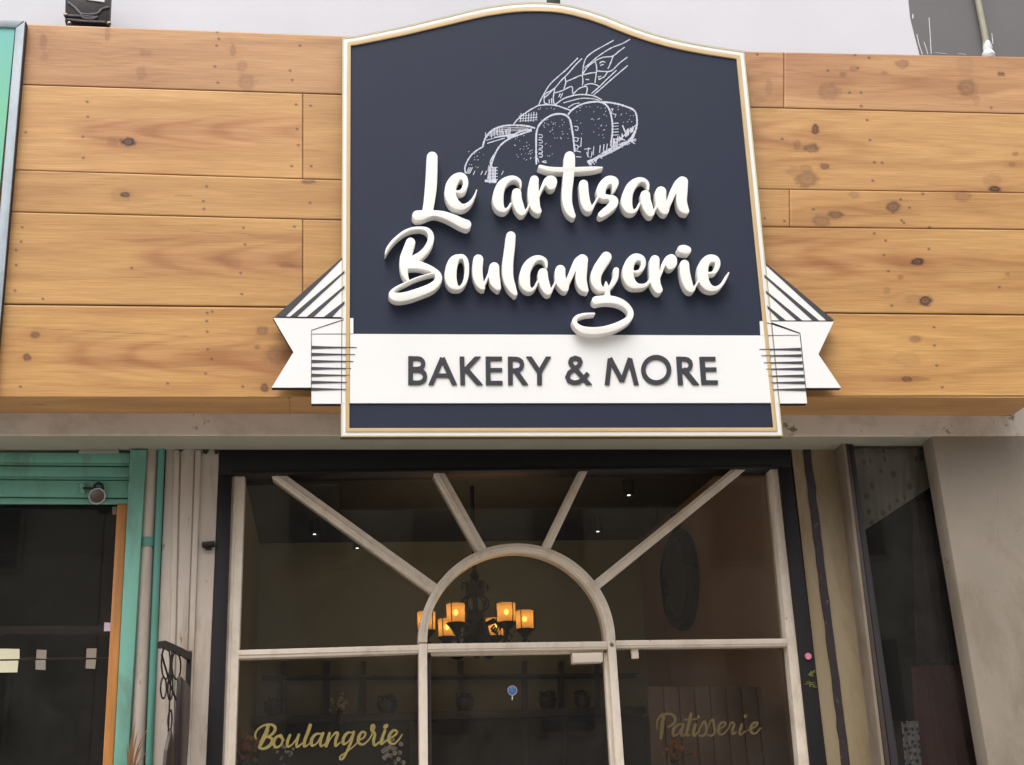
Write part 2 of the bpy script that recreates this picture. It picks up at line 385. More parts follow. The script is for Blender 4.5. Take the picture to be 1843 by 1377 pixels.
# houses across the street, behind the camera: they shade the shop front and stand in its glass
def opposite(x0, x1, h, label):
    t = thing('street_house', label, 'house', ((x0 + x1) / 2, -11, 0))
    part('wall', box(((x0 + x1) / 2, -13.0, h / 2), (x1 - x0 - 0.02, 4, h)), M['street_wall'], t, False)
    part('cornice', box(((x0 + x1) / 2, -10.9, h - 0.2), (x1 - x0 - 0.1, 0.4, 0.3), None, 0.02), M['street_trim'], t)
    z = 3.6; f = 0
    while z < h - 2:
        x = x0 + 1.0
        while x < x1 - 1.2:
            wn = part('window', box((x + 0.5, -10.97, z + 0.8), (1.1, 0.1, 1.6), None, 0.01), M['street_trim'], t)
            part('pane', box((x + 0.5, -10.915, z + 0.8), (0.94, 0.03, 1.44)), M['street_glass'], wn, False)
            x += 2.2
        z += 3.0
opposite(-14, -4, 12.0, 'brown rendered house across the street, on the left behind the viewer')
opposite(-4, 6, 14, 'tallest rendered house across the street, behind the viewer')
opposite(6, 16, 11, 'lowest rendered house across the street, on the right behind the viewer')

# ================================================================ the shop's building
bld = thing('shop_building', 'plastered shop building with pale upper wall and beige lintel over the shop fronts', 'building', (0, YP, 0))
ztop = U(921, -60, YL)[2]
bm = prism_w([(XL, YL, zl), (XR, YL, zl), (XR, YL, zf + 0.6), (XL, YL, zf + 0.6)], (0, 0.22, 0), None, 0.006)
part('lintel', bm, M['lintel'], bld)
# upper wall with the dark grey painted end (the two coats meet along a ragged line)
e = [U(1636, -8, YL - 0.01), U(1640, 30, YL - 0.01), U(1648, 62, YL - 0.01), U(1657, 96, YL - 0.01)]
dxz = (e[0] - e[-1]); dz = dxz[2]
ez = [(e[0] + dxz * 30)] + e + [e[-1] - dxz * 1.2]
bm = prism_w([(XL, YL + 0.004, zf + 0.602), (3.3, YL + 0.004, zf + 0.602), (3.3, YL + 0.004, 7.2), (XL, YL + 0.004, 7.2)], (0, 0.2, 0))
part('upper_wall', bm, M['upper_wall'], bld, False)
poly = [(p[0], YL, p[2]) for p in ez if zf + 0.62 < p[2] < 7.2]
top_x = U(1636, -8, YL)[0]
bm = prism_w([(top_x - 0.03, YL, 7.19), *[(p[0], YL, p[2]) for p in e], (e[-1][0] + 0.03, YL, zf + 0.61), (XR, YL, zf + 0.61), (XR, YL, 7.19)], (0, 0.0035, 0))
part('dark_painted_wall', bm, M['dark_wall'], bld, False)
bm = bmesh.new()                                  # runs and scratches of white paint over the grey
for pts, r in (([(1650, 62), (1654, 80), (1660, 98)], 0.9), ([(1663, 76), (1668, 90), (1670, 98)], 0.8), ([(1672, 32), (1674, 60), (1676, 97)], 0.8),
               ([(1643, 26), (1643, 34)], 1.2), ([(1785, 60), (1787, 80)], 1.0), ([(1681, 95), (1704, 97)], 0.7), ([(1724, 97), (1738, 98)], 0.7)):
    part('paint_run', tube([U(x, y, YL) for x, y in pts], r * PX, None, 6), M['sealant'], bld)
bm.free()
# soffit between lintel and shop front, wall over it
part('soffit', box((0.1, (YL + 0.225 + YP + 0.35) / 2, zl + 0.06), (XR - XL - 0.02, YP + 0.35 - YL - 0.225, 0.10)), M['soffit'], bld, False)
part('soffit_edge', prism_w([(XL, YL + 0.01, zl - 0.002), (XR, YL + 0.01, zl - 0.002), (XR, YL + 0.235, zl - 0.002), (XL, YL + 0.235, zl - 0.002)], (0, 0, 0.03)), M['soffit'], bld, False)

# right-hand column, flush with the lintel
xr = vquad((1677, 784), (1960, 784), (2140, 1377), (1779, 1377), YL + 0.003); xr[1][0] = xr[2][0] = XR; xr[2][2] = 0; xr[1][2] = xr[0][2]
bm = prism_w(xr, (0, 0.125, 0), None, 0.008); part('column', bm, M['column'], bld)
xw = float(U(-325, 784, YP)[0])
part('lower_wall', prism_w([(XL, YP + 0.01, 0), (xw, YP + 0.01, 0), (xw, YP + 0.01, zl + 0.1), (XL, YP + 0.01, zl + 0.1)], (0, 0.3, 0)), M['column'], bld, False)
part('return_wall', box((XL + 0.1, 12, 3.6), (0.2, 10.8, 7.15)), M['upper_wall'], bld, False)
part('return_wall', box((XR - 0.1, 12, 3.6), (0.2, 10.8, 7.15)), M['dark_wall'], bld, False)
part('roof', box((0, 12, 7.25), (18.2, 11.6, 0.12), None, 0.01), M['dark_wall'], bld)
for pts in ([(1712, 792), (1706, 815), (1712, 850), (1704, 880)], [(1790, 860), (1796, 900), (1789, 930), (1797, 965), (1793, 1010)], [(1830, 1180), (1826, 1220), (1834, 1262)], [(1700, 756), (1688, 768), (1700, 776)], [(1680, 752), (1708, 755)]):
    yy = YL + (0.001 if pts[0][1] < 784 else 0.004)
    part('crack', tube([U(q[0], q[1], yy) for q in cr([(a_, b_, 1) for a_, b_ in pts], 6) + np.array([0, 0, 0])], 0.0012, None, 5), M['board_edge'], bld)
# white pillar with shallow vertical mouldings
pil = part('pillar', vbar((299, 808), (395, 808), (371, 1377), (274, 1377), YP, 0.3, None, 0.004), M['white_pillar'], bld)
bm = bmesh.new()
for a, b, th in (((318, 810), (306, 1377), 0.012), ((357, 810), (337, 1377), 0.016)):
    vbar((a[0] - 5, a[1]), (a[0] + 5, a[1]), (b[0] + 5, b[1]), (b[0] - 5, b[1]), YP - th, th, bm, 0.004)
vbar((326, 809), (350, 809), (330, 1377), (313, 1377), YP - 0.008, 0.008, bm, 0.003)
part('pillar_moulding', bm, M['white_pillar'], bld)
bm = bmesh.new()
for q in ([(364, 809), (377, 809), (372, 817), (366, 816)], [(385, 809), (394, 809), (393, 815), (388, 818)], [(318, 809), (332, 809), (326, 813)]):
    part('peeled_patch', pr(q, YP - 0.010, 0.004), M['chipped'], bld, False)
bm.free()
# beige pillars on the right with the dark chipped strip between
def jag(x0, y0, x1, y1, n, a):
    out = []
    for k in range(n + 1):
        t = k / n; out.append((x0 + (x1 - x0) * t + (random.uniform(-a, a) if 0 < k < n else 0), y0 + (y1 - y0) * t))
    return out
part('pillar', vbar((1424, 806), (1449, 806), (1524, 1377), (1488, 1377), YP + 0.004, 0.3), M['beige_pillar'], bld, False)
part('pillar', vbar((1457, 806), (1520, 800), (1592, 1377), (1530, 1377), YP, 0.3, None, 0.004), M['beige_pillar'], bld)
A = jag(1446, 807, 1519, 1400, 26, 1.2); B = jag(1459, 807, 1532, 1400, 26, 1.6)
part('dark_strip', prism_w([U(*p, YP - 0.006) for p in A + B[::-1]], (0, 0.30, 0)), M['chipped'], bld, False)
part('pillar_bead', vbar((1515, 785), (1520.5, 785), (1593, 1377), (1587, 1377), YL + 0.12, 0.13, None, 0.003), M['column'], bld)
# building behind the visible bits
bm = bmesh.new()
box((-3.3, YP + 0.55, 1.4), (0.001, 0.5, 2.8), bm)
bm.free()

# ================================================================ wooden fascia
def lattice(seed, n=256):
    return np.random.default_rng(seed).random((n, n))
def vnoise(x, y, seed):
    L = lattice(seed); n = L.shape[0]
    xi, yi = np.floor(x).astype(int), np.floor(y).astype(int); fx, fy = x - xi, y - yi
    fx = fx * fx * (3 - 2 * fx); fy = fy * fy * (3 - 2 * fy)
    g = lambda a, b: L[b % n, a % n]
    return (g(xi, yi) * (1 - fx) + g(xi + 1, yi) * fx) * (1 - fy) + (g(xi, yi + 1) * (1 - fx) + g(xi + 1, yi + 1) * fx) * fy
def fbm(x, y, seed, o=4):
    s = 0; a = 0.5
    for k in range(o): s = s + a * vnoise(x * 2 ** k, y * 2 ** k, seed + k); a *= 0.5
    return s
XB = np.array([-40, 37, 612, 1355, 1843, 1900.])
BND = [np.array([38, 42, 64, 92.5, 102, 103.]), np.array([149, 152, 170, 193, 205, 206.]), np.array([304, 306, 324, 340, 347, 348.]),
       np.array([379, 381.5, 396, 408, 413, 414.]), np.array([545.5, 547, 553, 561, 566, 567.]), np.array([713.5, 713.5, 714, 712, 711.5, 711.5])]
JOINTS = {0: [(1411, 0)], 1: [(545, 0)], 2: [(1421, 0)], 3: [(545, 0)], 4: []}
# knots: x, y, half width, half height, darkness
KN = [(230, 255, 13, 7, 1.0), (203, 256, 10, 5, .45), (226, 350, 9, 5, .95), (218, 352, 20, 12, .25), (262, 95, 11, 5, .4), (254, 132, 9, 12, .35), (443, 148, 15, 15, .45), (435, 120, 9, 10, .35),
      (78, 74, 6, 14, .45), (81, 102, 6, 7, .3), (193, 60, 4, 14, .4), (419, 90, 5, 10, .45), (64, 603, 8, 6, .7), (48, 643, 7, 6, .8), (472, 595, 10, 8, .6), (498, 640, 20, 17, .5),
      (476, 698, 7, 8, .8), (463, 625, 4, 4, .6), (555, 327, 12, 4, .7), (517, 478, 14, 3, .6), (420, 475, 14, 12, .22), (120, 610, 22, 5, .2),
      (1467, 233, 6, 9, .9), (1460, 267, 13, 8, .7), (1484, 299, 8, 5, .7), (1453, 322, 20, 14, .65), (1436, 262, 6, 9, .5), (1450, 303, 10, 6, .45), (1430, 308, 12, 9, .3),
      (1625, 115, 12, 7, .6), (1492, 165, 18, 14, .45), (1740, 157, 16, 15, .6), (1757, 180, 6, 9, .3), (1738, 115, 14, 22, .2), (1517, 134, 6, 4, .6), (1537, 124, 7, 5, .5), (1802, 133, 7, 4, .8), (1592, 131, 7, 3, .5),
      (1790, 340, 12, 5, 1.0), (1786, 325, 16, 12, .3), (1828, 277, 5, 4, .6), (1822, 296, 6, 4, .5), (1607, 373, 13, 9, .75), (1504, 387, 13, 7, .7), (1478, 398, 17, 10, .6), (1733, 354, 15, 9, .45), (1538, 350, 9, 6, .4),
      (1651, 471, 13, 6, 1.0), (1666, 541, 11, 9, .95), (1645, 538, 18, 9, .3), (1596, 523, 6, 6, .4), (1621, 499, 5, 4, .6), (1647, 611, 10, 6, .6), (1632, 682, 9, 5, .8), (1650, 682, 20, 4, .5), (1590, 683, 30, 3, .25),
      (1632, 646, 28, 12, .22), (1814, 493, 5, 3, .5), (1384, 158, 6, 14, .35), (1367, 180, 9, 5, .25)]
NAILS = [(391, 58), (394, 70), (390, 82), (387, 120), (392, 149), (157, 183), (158, 210), (149, 246), (150, 284), (46, 238), (533, 188), (535, 232), (537, 261), (525, 299), (560, 299), (559, 190),
         (372, 336), (366, 362), (367, 376), (558, 365), (40, 409), (38, 435), (29, 450), (29, 477), (27, 523), (77, 538), (438, 410), (441, 440), (433, 491), (435, 529), (237, 482), (530, 408),
         (373, 563), (382, 561), (372, 578), (373, 597), (374, 629), (381, 646), (370, 672), (302, 690), (37, 696), (437, 696), (540, 82), (526, 144), (522, 127),
         (1539, 99), (1550, 167), (1550, 191), (1544, 123), (1529, 167), (1564, 104), (1561, 216), (1566, 252), (1574, 292), (1571, 325), (1621, 359), (1623, 397), (1627, 401), (1637, 374), (1661, 349), (1574, 420), (1594, 433), (1591, 459),
         (1599, 488), (1605, 550), (1681, 589), (1682, 622), (1686, 658), (1696, 697), (1672, 448), (1673, 409), (1588, 293), (1408, 250), (1376, 393), (1412, 398), (1490, 127), (1784, 194), (1799, 517), (1464, 377), (1363, 98)]
FIG = {0: (700, 120, 1, 30), 1: (110, 238, 1, 30), 2: (240, 300, -1, 22), 3: (220, 465, 1, 40), 4: (90, 640, 1, 46)}   # hearts of the grain in each board
BASE = [(0.49, 0.262, 0.120), (0.52, 0.285, 0.108), (0.485, 0.260, 0.095), (0.50, 0.270, 0.095), (0.52, 0.280, 0.094)]
def fascia():
    t = thing('wooden_fascia', 'broad fascia of knotty honey-coloured pine boards running behind the bakery sign', 'fascia', (0, YW, zf))
    xs = np.arange(-40, 1868, 2.0)
    V, C, FC = [], [], []; base = 0
    for k in range(5):
        js = [-40] + [j[0] for j in JOINTS[k]] + [1868]
        for ja, jb in zip(js[:-1], js[1:]):
            x_ = xs[(xs >= ja + 1.2) & (xs <= jb - 1.2)]
            x_ = np.concatenate([[ja + 0.2, ja + 0.7], x_[1:], [jb - 0.7, jb - 0.2]]); 
            t_ = np.interp(x_, XB, BND[k]); b_ = np.interp(x_, XB, BND[k + 1]); H = (b_ - t_).mean()
            ns = int(H / 2.0); s = np.concatenate([[0.1 / H, 0.5 / H], np.linspace(1.3 / H, 1 - 1.3 / H, ns), [1 - 0.5 / H, 1 - 0.1 / H]])
            if k == 4: s = np.linspace(0.15 / H, 1, ns + 4)
            X = np.tile(x_, (len(s), 1)); Y = t_[None, :] + (b_ - t_)[None, :] * s[:, None]
            # the right end of the fascia leans with the perspective: keep it a straight upright edge
            W = Uarr(np.stack([X.ravel(), Y.ravel()], 1), YW)
            rec = np.zeros_like(X); rec[0, :] = 0.012; rec[1, :] = 0.002
            if k < 4: rec[-1, :] = 0.012; rec[-2, :] = 0.002
            rec[:, 0] = 0.012; rec[:, -1] = 0.012
            warp = 0.0012 * (k % 2)
            W[:, 1] += rec.ravel() + warp
            V.append(W)
            # --- colour of the board
            yw = Y.copy(); kd = np.zeros_like(X); halo = np.zeros_like(X)
            for (kx, ky, rx, ry, dk) in KN:
                if not (ky > t_.min() - 12 and ky < b_.max() + 12): continue
                n1 = (fbm((X - kx) / 7 + 40, (Y - ky) / 5 + kx, 5, 3) - 0.45) * 0.8
                e2 = ((X - kx) / rx) ** 2 + ((Y - ky) / ry) ** 2
                r_ = np.sqrt(e2) * (1 + n1)
                kd = np.maximum(kd, dk * (0.8 if dk < 0.7 else 1.0) * np.clip((1.3 - r_) / 0.42, 0, 1) * (0.86 + 0.14 * np.cos(r_ * 9)))
                g2 = np.exp(-(((X - kx) / (rx * 3.4)) ** 2 + ((Y - ky) / (ry * 2.2)) ** 2))
                yw += (Y - ky) * -0.65 * g2; halo = np.maximum(halo, dk * g2)
            sd = 20 + 7 * k + (3 if ja > 0 else 0); off = ja * 0.37
            wob = fbm(X / 170 + off, Y / 60, sd, 3)
            grain = fbm(X / 130 + off, (yw + 18 * wob) / 4.2, sd + 1, 4)
            broad = fbm(X / 330 + off, (yw + 26 * wob) / 22, sd + 2, 3)
            fine = fbm(X / 36 + off, (yw + 18 * wob) / 1.5, sd + 3, 2)
            fx, fy, sg, wd = FIG[k]
            if ja > 400 and k in (1, 3): fx += 700
            q = (X - fx) * sg; hh = (Y - fy - 10 * (wob - .5)) / wd
            ph = hh * hh * 9 * np.exp(-np.clip(q, 0, None) / 900) - q / 32 + 5 * wob
            env = np.clip(1.25 - np.abs(hh) * (1.1 - 0.0004 * q), 0, 1) * np.clip(q / 60, 0, 1) * np.clip((900 - q) / 400, 0, 1)
            fig = (0.5 + 0.5 * np.sin(ph * 1.6)) ** 2 * env
            # same figure again on the right part of each board
            q2 = (X - 1560 - 60 * k) * -sg; hh2 = (Y - (t_ + b_)[None, :] / 2 - 12 * (wob - .5)) / wd
            ph2 = hh2 * hh2 * 7 - q2 / 40 + 5 * wob
            fig2 = (0.5 + 0.5 * np.sin(ph2 * 1.6)) ** 2 * np.clip(1.2 - np.abs(hh2), 0, 1) * np.clip((q2 + 300) / 120, 0, 1) * np.clip((500 - q2) / 300, 0, 1)
            dark = 0.30 * (grain - .45) + 0.85 * (broad - .46) + 0.16 * (fine - .4) + 0.30 * fig + 0.20 * fig2 + 0.16 * halo + 0.14 * env
            dark = np.clip(1.75 * dark + 0.08, -0.3, 1.0)
            Cc = np.array(BASE[k])[None, None, :] * (1.06 if (k in (1,) and ja < 400) else 0.98)
            if X.min() > 400: Cc = Cc * 1.0
            lo = Cc * 1.02; hi = Cc * np.array([0.66, 0.53, 0.46])
            cc = lo + (hi - lo) * dark[..., None]
            pink = np.clip(env * 1.2 + (broad - .5) * 1.4, 0, 1)[..., None]
            cc = cc * (1 - 0.5 * pink) + 0.5 * pink * cc * np.array([1.0, 0.93, 1.16])
            kc = np.array([0.15, 0.062, 0.040]) * (1.12 - 0.88 * np.clip(kd, 0, 1))[..., None]
            cc = cc * (1 - kd[..., None]) + kd[..., None] * kc
            for (nx_, ny_) in NAILS:
                r_ = np.hypot((X - nx_) / 1.35, (Y - ny_) / 1.0) / 1.9
                a = np.clip(1.5 - r_, 0, 1)[..., None] * 0.95
                cc = cc * (1 - a) + a * np.array([0.09, 0.05, 0.04])
            # splits along the grain
            for (xa, xb_, ya, yb_, amp) in ((313, 347, 351, 353, 0), (0, 340, 587, 605, 0), (1515, 1656, 386, 386, 3), (1700, 1843, 489, 490, 1), (340, 460, 414, 424, 2), (1640, 1843, 631, 630, 1), (1370, 1560, 476, 480, 3)):
                yy = np.interp(X, [xa, xb_], [ya, yb_]) + amp * np.sin((X - xa) / (xb_ - xa) * 6.28)
                a = np.clip(1.2 - np.abs(Y - yy) / 1.1, 0, 1) * ((X > xa) & (X < xb_)) * (0.5 if amp == 0 else 0.4)
                cc = cc * (1 - a[..., None]) + a[..., None] * np.array([0.16, 0.09, 0.05])
            cc = cc * (1 - np.clip((rec - 0.001) / 0.003, 0, 1)[..., None] * 0.75)
            C.append(np.clip(cc, 0.01, 0.9).reshape(-1, 3))
            m_, n_ = X.shape; idx = np.arange(m_ * n_).reshape(m_, n_) + base
            FC.append(np.stack([idx[:-1, :-1], idx[1:, :-1], idx[1:, 1:], idx[:-1, 1:]], -1).reshape(-1, 4)); base += m_ * n_
    V = np.vstack(V); C = np.vstack(C); FC = np.vstack(FC)
    me = bpy.data.meshes.new('cladding'); me.vertices.add(len(V)); me.vertices.foreach_set('co', V.astype(np.float32).ravel())
    nf = len(FC); me.loops.add(nf * 4); me.polygons.add(nf); me.loops.foreach_set('vertex_index', FC.astype(np.int32).ravel())
    me.polygons.foreach_set('loop_start', np.arange(nf, dtype=np.int32) * 4); me.polygons.foreach_set('loop_total', np.full(nf, 4, np.int32))
    me.update(); me.validate()
    at = me.color_attributes.new('board', 'FLOAT_COLOR', 'POINT'); at.data.foreach_set('color', np.hstack([C, np.ones((len(C), 1))]).astype(np.float32).ravel())
    m = bpy.data.materials.new('pine_boards'); m.use_nodes = True; n = m.node_tree.nodes; l = m.node_tree.links; p = n['Principled BSDF']
    a = n.new('ShaderNodeAttribute'); a.attribute_name = 'board'
    tc = n.new('ShaderNodeTexCoord'); mp = n.new('ShaderNodeMapping'); mp.inputs['Scale'].default_value = (4, 4, 160); l.new(tc.outputs['Object'], mp.inputs[0])
    nz = n.new('ShaderNodeTexNoise'); nz.inputs['Scale'].default_value = 1.6; nz.inputs['Detail'].default_value = 6; l.new(mp.outputs[0], nz.inputs['Vector'])
    mr = n.new('ShaderNodeMapRange'); mr.inputs[1].default_value = .3; mr.inputs[2].default_value = .7; mr.inputs[3].default_value = 0.82; mr.inputs[4].default_value = 1.10; l.new(nz.outputs['Fac'], mr.inputs[0])
    vm = n.new('ShaderNodeVectorMath'); vm.operation = 'SCALE'; l.new(a.outputs['Color'], vm.inputs[0]); l.new(mr.outputs[0], vm.inputs['Scale'])
    l.new(vm.outputs[0], p.inputs['Base Color']); p.inputs['Roughness'].default_value = 0.5; p.inputs['Specular IOR Level'].default_value = 0.35
    bp = n.new('ShaderNodeBump'); bp.inputs['Strength'].default_value = 0.25; bp.inputs['Distance'].default_value = 0.002; l.new(nz.outputs['Fac'], bp.inputs['Height']); l.new(bp.outputs[0], p.inputs['Normal'])
    link('cladding', me, m, t)
    M['pine'] = m
    # solid body of the fascia: underside board with its own knots, top and back
    m2 = mat('pine_underside', (0.56, 0.31, 0.12), 0.5, 0.34, 3.0, 0.2, 40, stretch=(0.5, 3, 1), spots=(srgb(84, 46, 28), 0.36, 5)); M['pine_under'] = m2
    xa, xb = U(-40, 713, YW)[0], U(1868, 711, YW)[0]
    zt = U(921, 78, YW)[2]
    jx = U(520, 714, YW)[0]
    part('underside', prism_w([(xa, YW + 0.004, zf + 0.002), (jx - 0.002, YW + 0.004, zf + 0.002), (jx - 0.002, YL - 0.002, zf + 0.002), (xa, YL - 0.002, zf + 0.002)], (0, 0, 0.02)), m2, t, False)
    part('underside', prism_w([(jx, YW + 0.004, zf + 0.003), (xb, YW + 0.004, zf + 0.003), (xb, YL - 0.002, zf + 0.003), (jx, YL - 0.002, zf + 0.003)], (0, 0, 0.02)), m2, t, False)
    tl = [U(x, np.interp(x, XB, BND[0]), YW) for x in (-40, 300, 612, 1000, 1355, 1868)]
    bm = bmesh.new()
    top = [(p[0], YW + 0.014, p[2] - 0.004) for p in tl]; bot = [(xb, YW + 0.014, zf + 0.03), (xa, YW + 0.014, zf + 0.03)]
    prism_w(top + bot, (0, YL - YW - 0.018, 0), bm)
    part('box', bm, M['board_edge'], t, False)
    return t
fascia()
# dark knots of the soffit board as stains on its face
# ================================================================ bakery sign
sign = thing('bakery_sign', 'navy bakery sign with curved top, gold and white frame and raised white script', 'sign', U(921, 785, YS))
OUT = [(613, 786), (616, 68), (640, 65), (687, 55.5), (730, 46.5), (774, 36), (810, 27.5), (843, 19.5), (875, 12.5), (904, 8.2), (926, 5.6), (947, 4.4), (970, 4.2), (991, 5), (1012, 7.2), (1034, 11.5),
       (1062, 19), (1090, 28.5), (1116, 39), (1142, 49), (1175, 60), (1208, 69), (1240, 76), (1273, 82), (1306, 87), (1340, 92), (1409.5, 785)]
def resample(P, st=8):
    out = []
    for a, b in zip(P, P[1:] + P[:1]):
        n = max(1, int(math.hypot(b[0] - a[0], b[1] - a[1]) / st))
        for k in range(n): out.append((a[0] + (b[0] - a[0]) * k / n, a[1] + (b[1] - a[1]) * k / n))
    return out
def inset(P, d):
    A_ = sum(a[0] * b[1] - b[0] * a[1] for a, b in zip(P, P[1:] + P[:1])); s = 1 if A_ > 0 else -1
    out = []
    for i in range(len(P)):
        p0, p1, p2 = P[i - 1], P[i], P[(i + 1) % len(P)]
        def nrm(a, b):
            dx, dy = b[0] - a[0], b[1] - a[1]; L = math.hypot(dx, dy); return (-dy / L * s, dx / L * s)
        n1, n2 = nrm(p0, p1), nrm(p1, p2); mx, my = n1[0] + n2[0], n1[1] + n2[1]; L = mx * mx + my * my
        out.append((p1[0] + 2 * d * mx / L, p1[1] + 2 * d * my / L))
    return out
plate('board', [OUT], YS + 0.012, 0.045, M['board_edge'], sign)
plate('face_panel', [inset(OUT, 10)], YS + 0.008, 0.0035, M['navy'], sign)
plate('outer_bead', [inset(OUT, 0.3), inset(OUT, 2.6)], YS + 0.002, 0.0098, M['gold_pale'], sign, bev=0.0012)
plate('frame', [inset(OUT, 2.6), inset(OUT, 8.8)], YS + 0.004, 0.0078, M['white'], sign, bev=0.001)
plate('inner_bead', [inset(OUT, 8.8), inset(OUT, 15.5)], YS, 0.0117, M['gold'], sign, bev=0.0015)
# ribbon: the band across, two tails, two striped folds
YR = YS + 0.0016
plate('ribbon_band', [[(630.2, 601), (1377, 604), (1389.2, 725), (629.4, 725.5)]], YR, 0.0062, M['white'], sign)
def tail(front, nm):
    plate(nm, [front], YR + 0.0006, 0.0038, M['white'], sign)
    plate(nm + '_edge', [front], YR + 0.0046, 0.036, M['navy_edge'], sign)
tail([(561, 595), (615.0, 576), (614.2, 726.5), (560.5, 726.5)], 'ribbon_end')
tail([(1383, 581), (1439, 600), (1452.7, 726), (1403.6, 726), (1389, 581)], 'ribbon_end')
tail([(491, 571), (615.6, 573), (615.2, 575), (560, 594), (559.6, 697.5), (489, 697.5), (528, 634)], 'ribbon_tail')
tail([(1389, 577.6), (1501, 578), (1473, 637.6), (1514, 698), (1450.8, 698), (1440.6, 599), (1389, 580)], 'ribbon_tail')
# lines between the folds of the ribbon, and where it crosses the frame
for q in ([(630, 572.5), (636, 572.5), (636, 601.8), (630, 601.8)], [(1367.6, 578), (1374.6, 578), (1377.2, 604.6), (1369, 604.6)]):
    plate('ribbon_fold', [q], YR, 0.0062, M['white'], sign)
for q in ([(615.6, 573), (620.6, 573), (620.6, 725.5), (614.8, 725.5)], [(1382.8, 578), (1388.6, 578), (1403.2, 725), (1397.6, 725)]):
    plate('ribbon_fold', [q], YR + 0.001, 0.0045, M['white'], sign)
def lines(name, segs, Y, th, m, r=0.5):
    for s in segs:
        bm = bmesh.new()
        (x0, y0), (x1, y1) = s; L = math.hypot(x1 - x0, y1 - y0); nx_, ny_ = -(y1 - y0) / L * r, (x1 - x0) / L * r
        pr([(x0 + nx_, y0 + ny_), (x1 + nx_, y1 + ny_), (x1 - nx_, y1 - ny_), (x0 - nx_, y0 - ny_)], Y, th, bm)
        part(name, bm, m, sign, False)
lines('ribbon_line', [((560.8, 594.5), (619, 575.5)), ((561, 601), (636, 601)), ((560.6, 600), (560.2, 698)), ((1377, 603.7), (1438, 603.2)), ((1381, 580.5), (1439, 600)), ((1440, 601), (1450.4, 698)),
                      ((615.3, 575), (614.5, 725)), ((491, 571.2), (619, 573.2)), ((1389, 577.6), (1500, 578)), ((1389, 581), (1403, 725))], YR - 0.0006, 0.0022, M['line'], 0.45)
# striped folds
def stripes(poly, sts, nm):
    plate(nm, [poly], YR + 0.0006, 0.0038, M['white'], sign)
    plate(nm + '_edge', [poly], YR + 0.0046, 0.03, M['navy_edge'], sign)
    for s in sts: part('stripe', pr(s, YR - 0.0004, 0.002), M['line'], sign, False)
stripes([(615.8, 464), (615.6, 570.5), (497, 569.5)],
        [[(615.8, 463.5), (615.8, 467), (514, 569.8), (495, 569.4)], [(620, 487), (620, 491), (535, 570), (522, 570)], [(620, 514), (620, 518.5), (565, 570), (552, 570)],
         [(620, 542), (620, 547), (598, 570.4), (583, 570.2)]], 'striped_fold')
stripes([(1378.6, 475), (1500, 576.6), (1388.8, 576.6)],
        [[(1378.4, 473.6), (1379, 478), (1487, 576.6), (1501.5, 576.6)], [(1375.5, 494), (1376.2, 499), (1462, 576.6), (1474, 576.6)], [(1378.5, 523), (1379.5, 528), (1433, 576.6), (1444, 576.6)],
         [(1381, 550), (1382, 555.5), (1403, 576.6), (1414.5, 576.6)]], 'striped_fold')
bm = bmesh.new()
for y, tip in zip((625, 637.6, 650.2, 662.8, 675.2, 687.8, 700.3), (642, 639, 636, 632, 630, 625.5, 622.6)):
    part('tapered_tick', pr([(560.6, y - 2.7), (588, y - 1.6), (tip, y - 0.2), (tip, y + 0.6), (588, y + 1.6), (560.6, y + 2.7)], YR - 0.0022, 0.0032), M['line'], sign, False)
for y, s_, tip in zip((628.5, 640, 652.6, 664, 676.6, 688.6, 701), (1441.6, 1442.8, 1444.4, 1445.7, 1447.3, 1448.8, 1450), (1366.8, 1370.6, 1375, 1379.4, 1383, 1387.3, 1391)):
    part('tapered_tick', pr([(s_, y - 2.6), (1416, y - 1.6), (tip, y - 0.3), (tip, y + 0.5), (1416, y + 1.6), (s_, y + 2.6)], YR - 0.0022, 0.0032), M['line'], sign, False)
bm.free()
# raised script
def V8(off, S, k=8.1):
    return [cr([(off[0] + x / k, off[1] + y / k, r / k) for x, y, r in s]) for s in S]
A_, B_, C_, D_, E_, F_, G_ = (730, 260), (870, 260), (1050, 260), (680, 390), (860, 400), (1000, 440), (1130, 420)
THL = 0.052
def word(nm, loops_src, g=0.6):
    lp = sdf_loops(loops_src, g)
    return plate(nm, lp, YS - THL + 0.008, THL, M['foam'], sign, bev=0.0026, bseg=2, ang=40)
L_ = V8(A_, [[(388, 183, 79), (380, 450, 83), (367, 650, 85), (345, 830, 80), (320, 980, 78)],
             [(170, 1035, 74), (230, 1030, 72), (330, 1010, 52), (430, 1000, 42), (560, 1025, 52), (700, 1080, 62), (820, 1140, 68), (888, 1165, 70)]])
e1 = V8(A_, [[(740, 682, 16), (800, 690, 30), (850, 650, 38), (878, 560, 38), (850, 480, 46), (790, 458, 52), (715, 510, 70), (662, 610, 80), (655, 740, 82), (710, 850, 74), (800, 905, 50), (880, 895, 38), (950, 840, 27), (1005, 750, 15), (1038, 660, 8)]])
word('raised_letter', L_); word('raised_letter', e1)
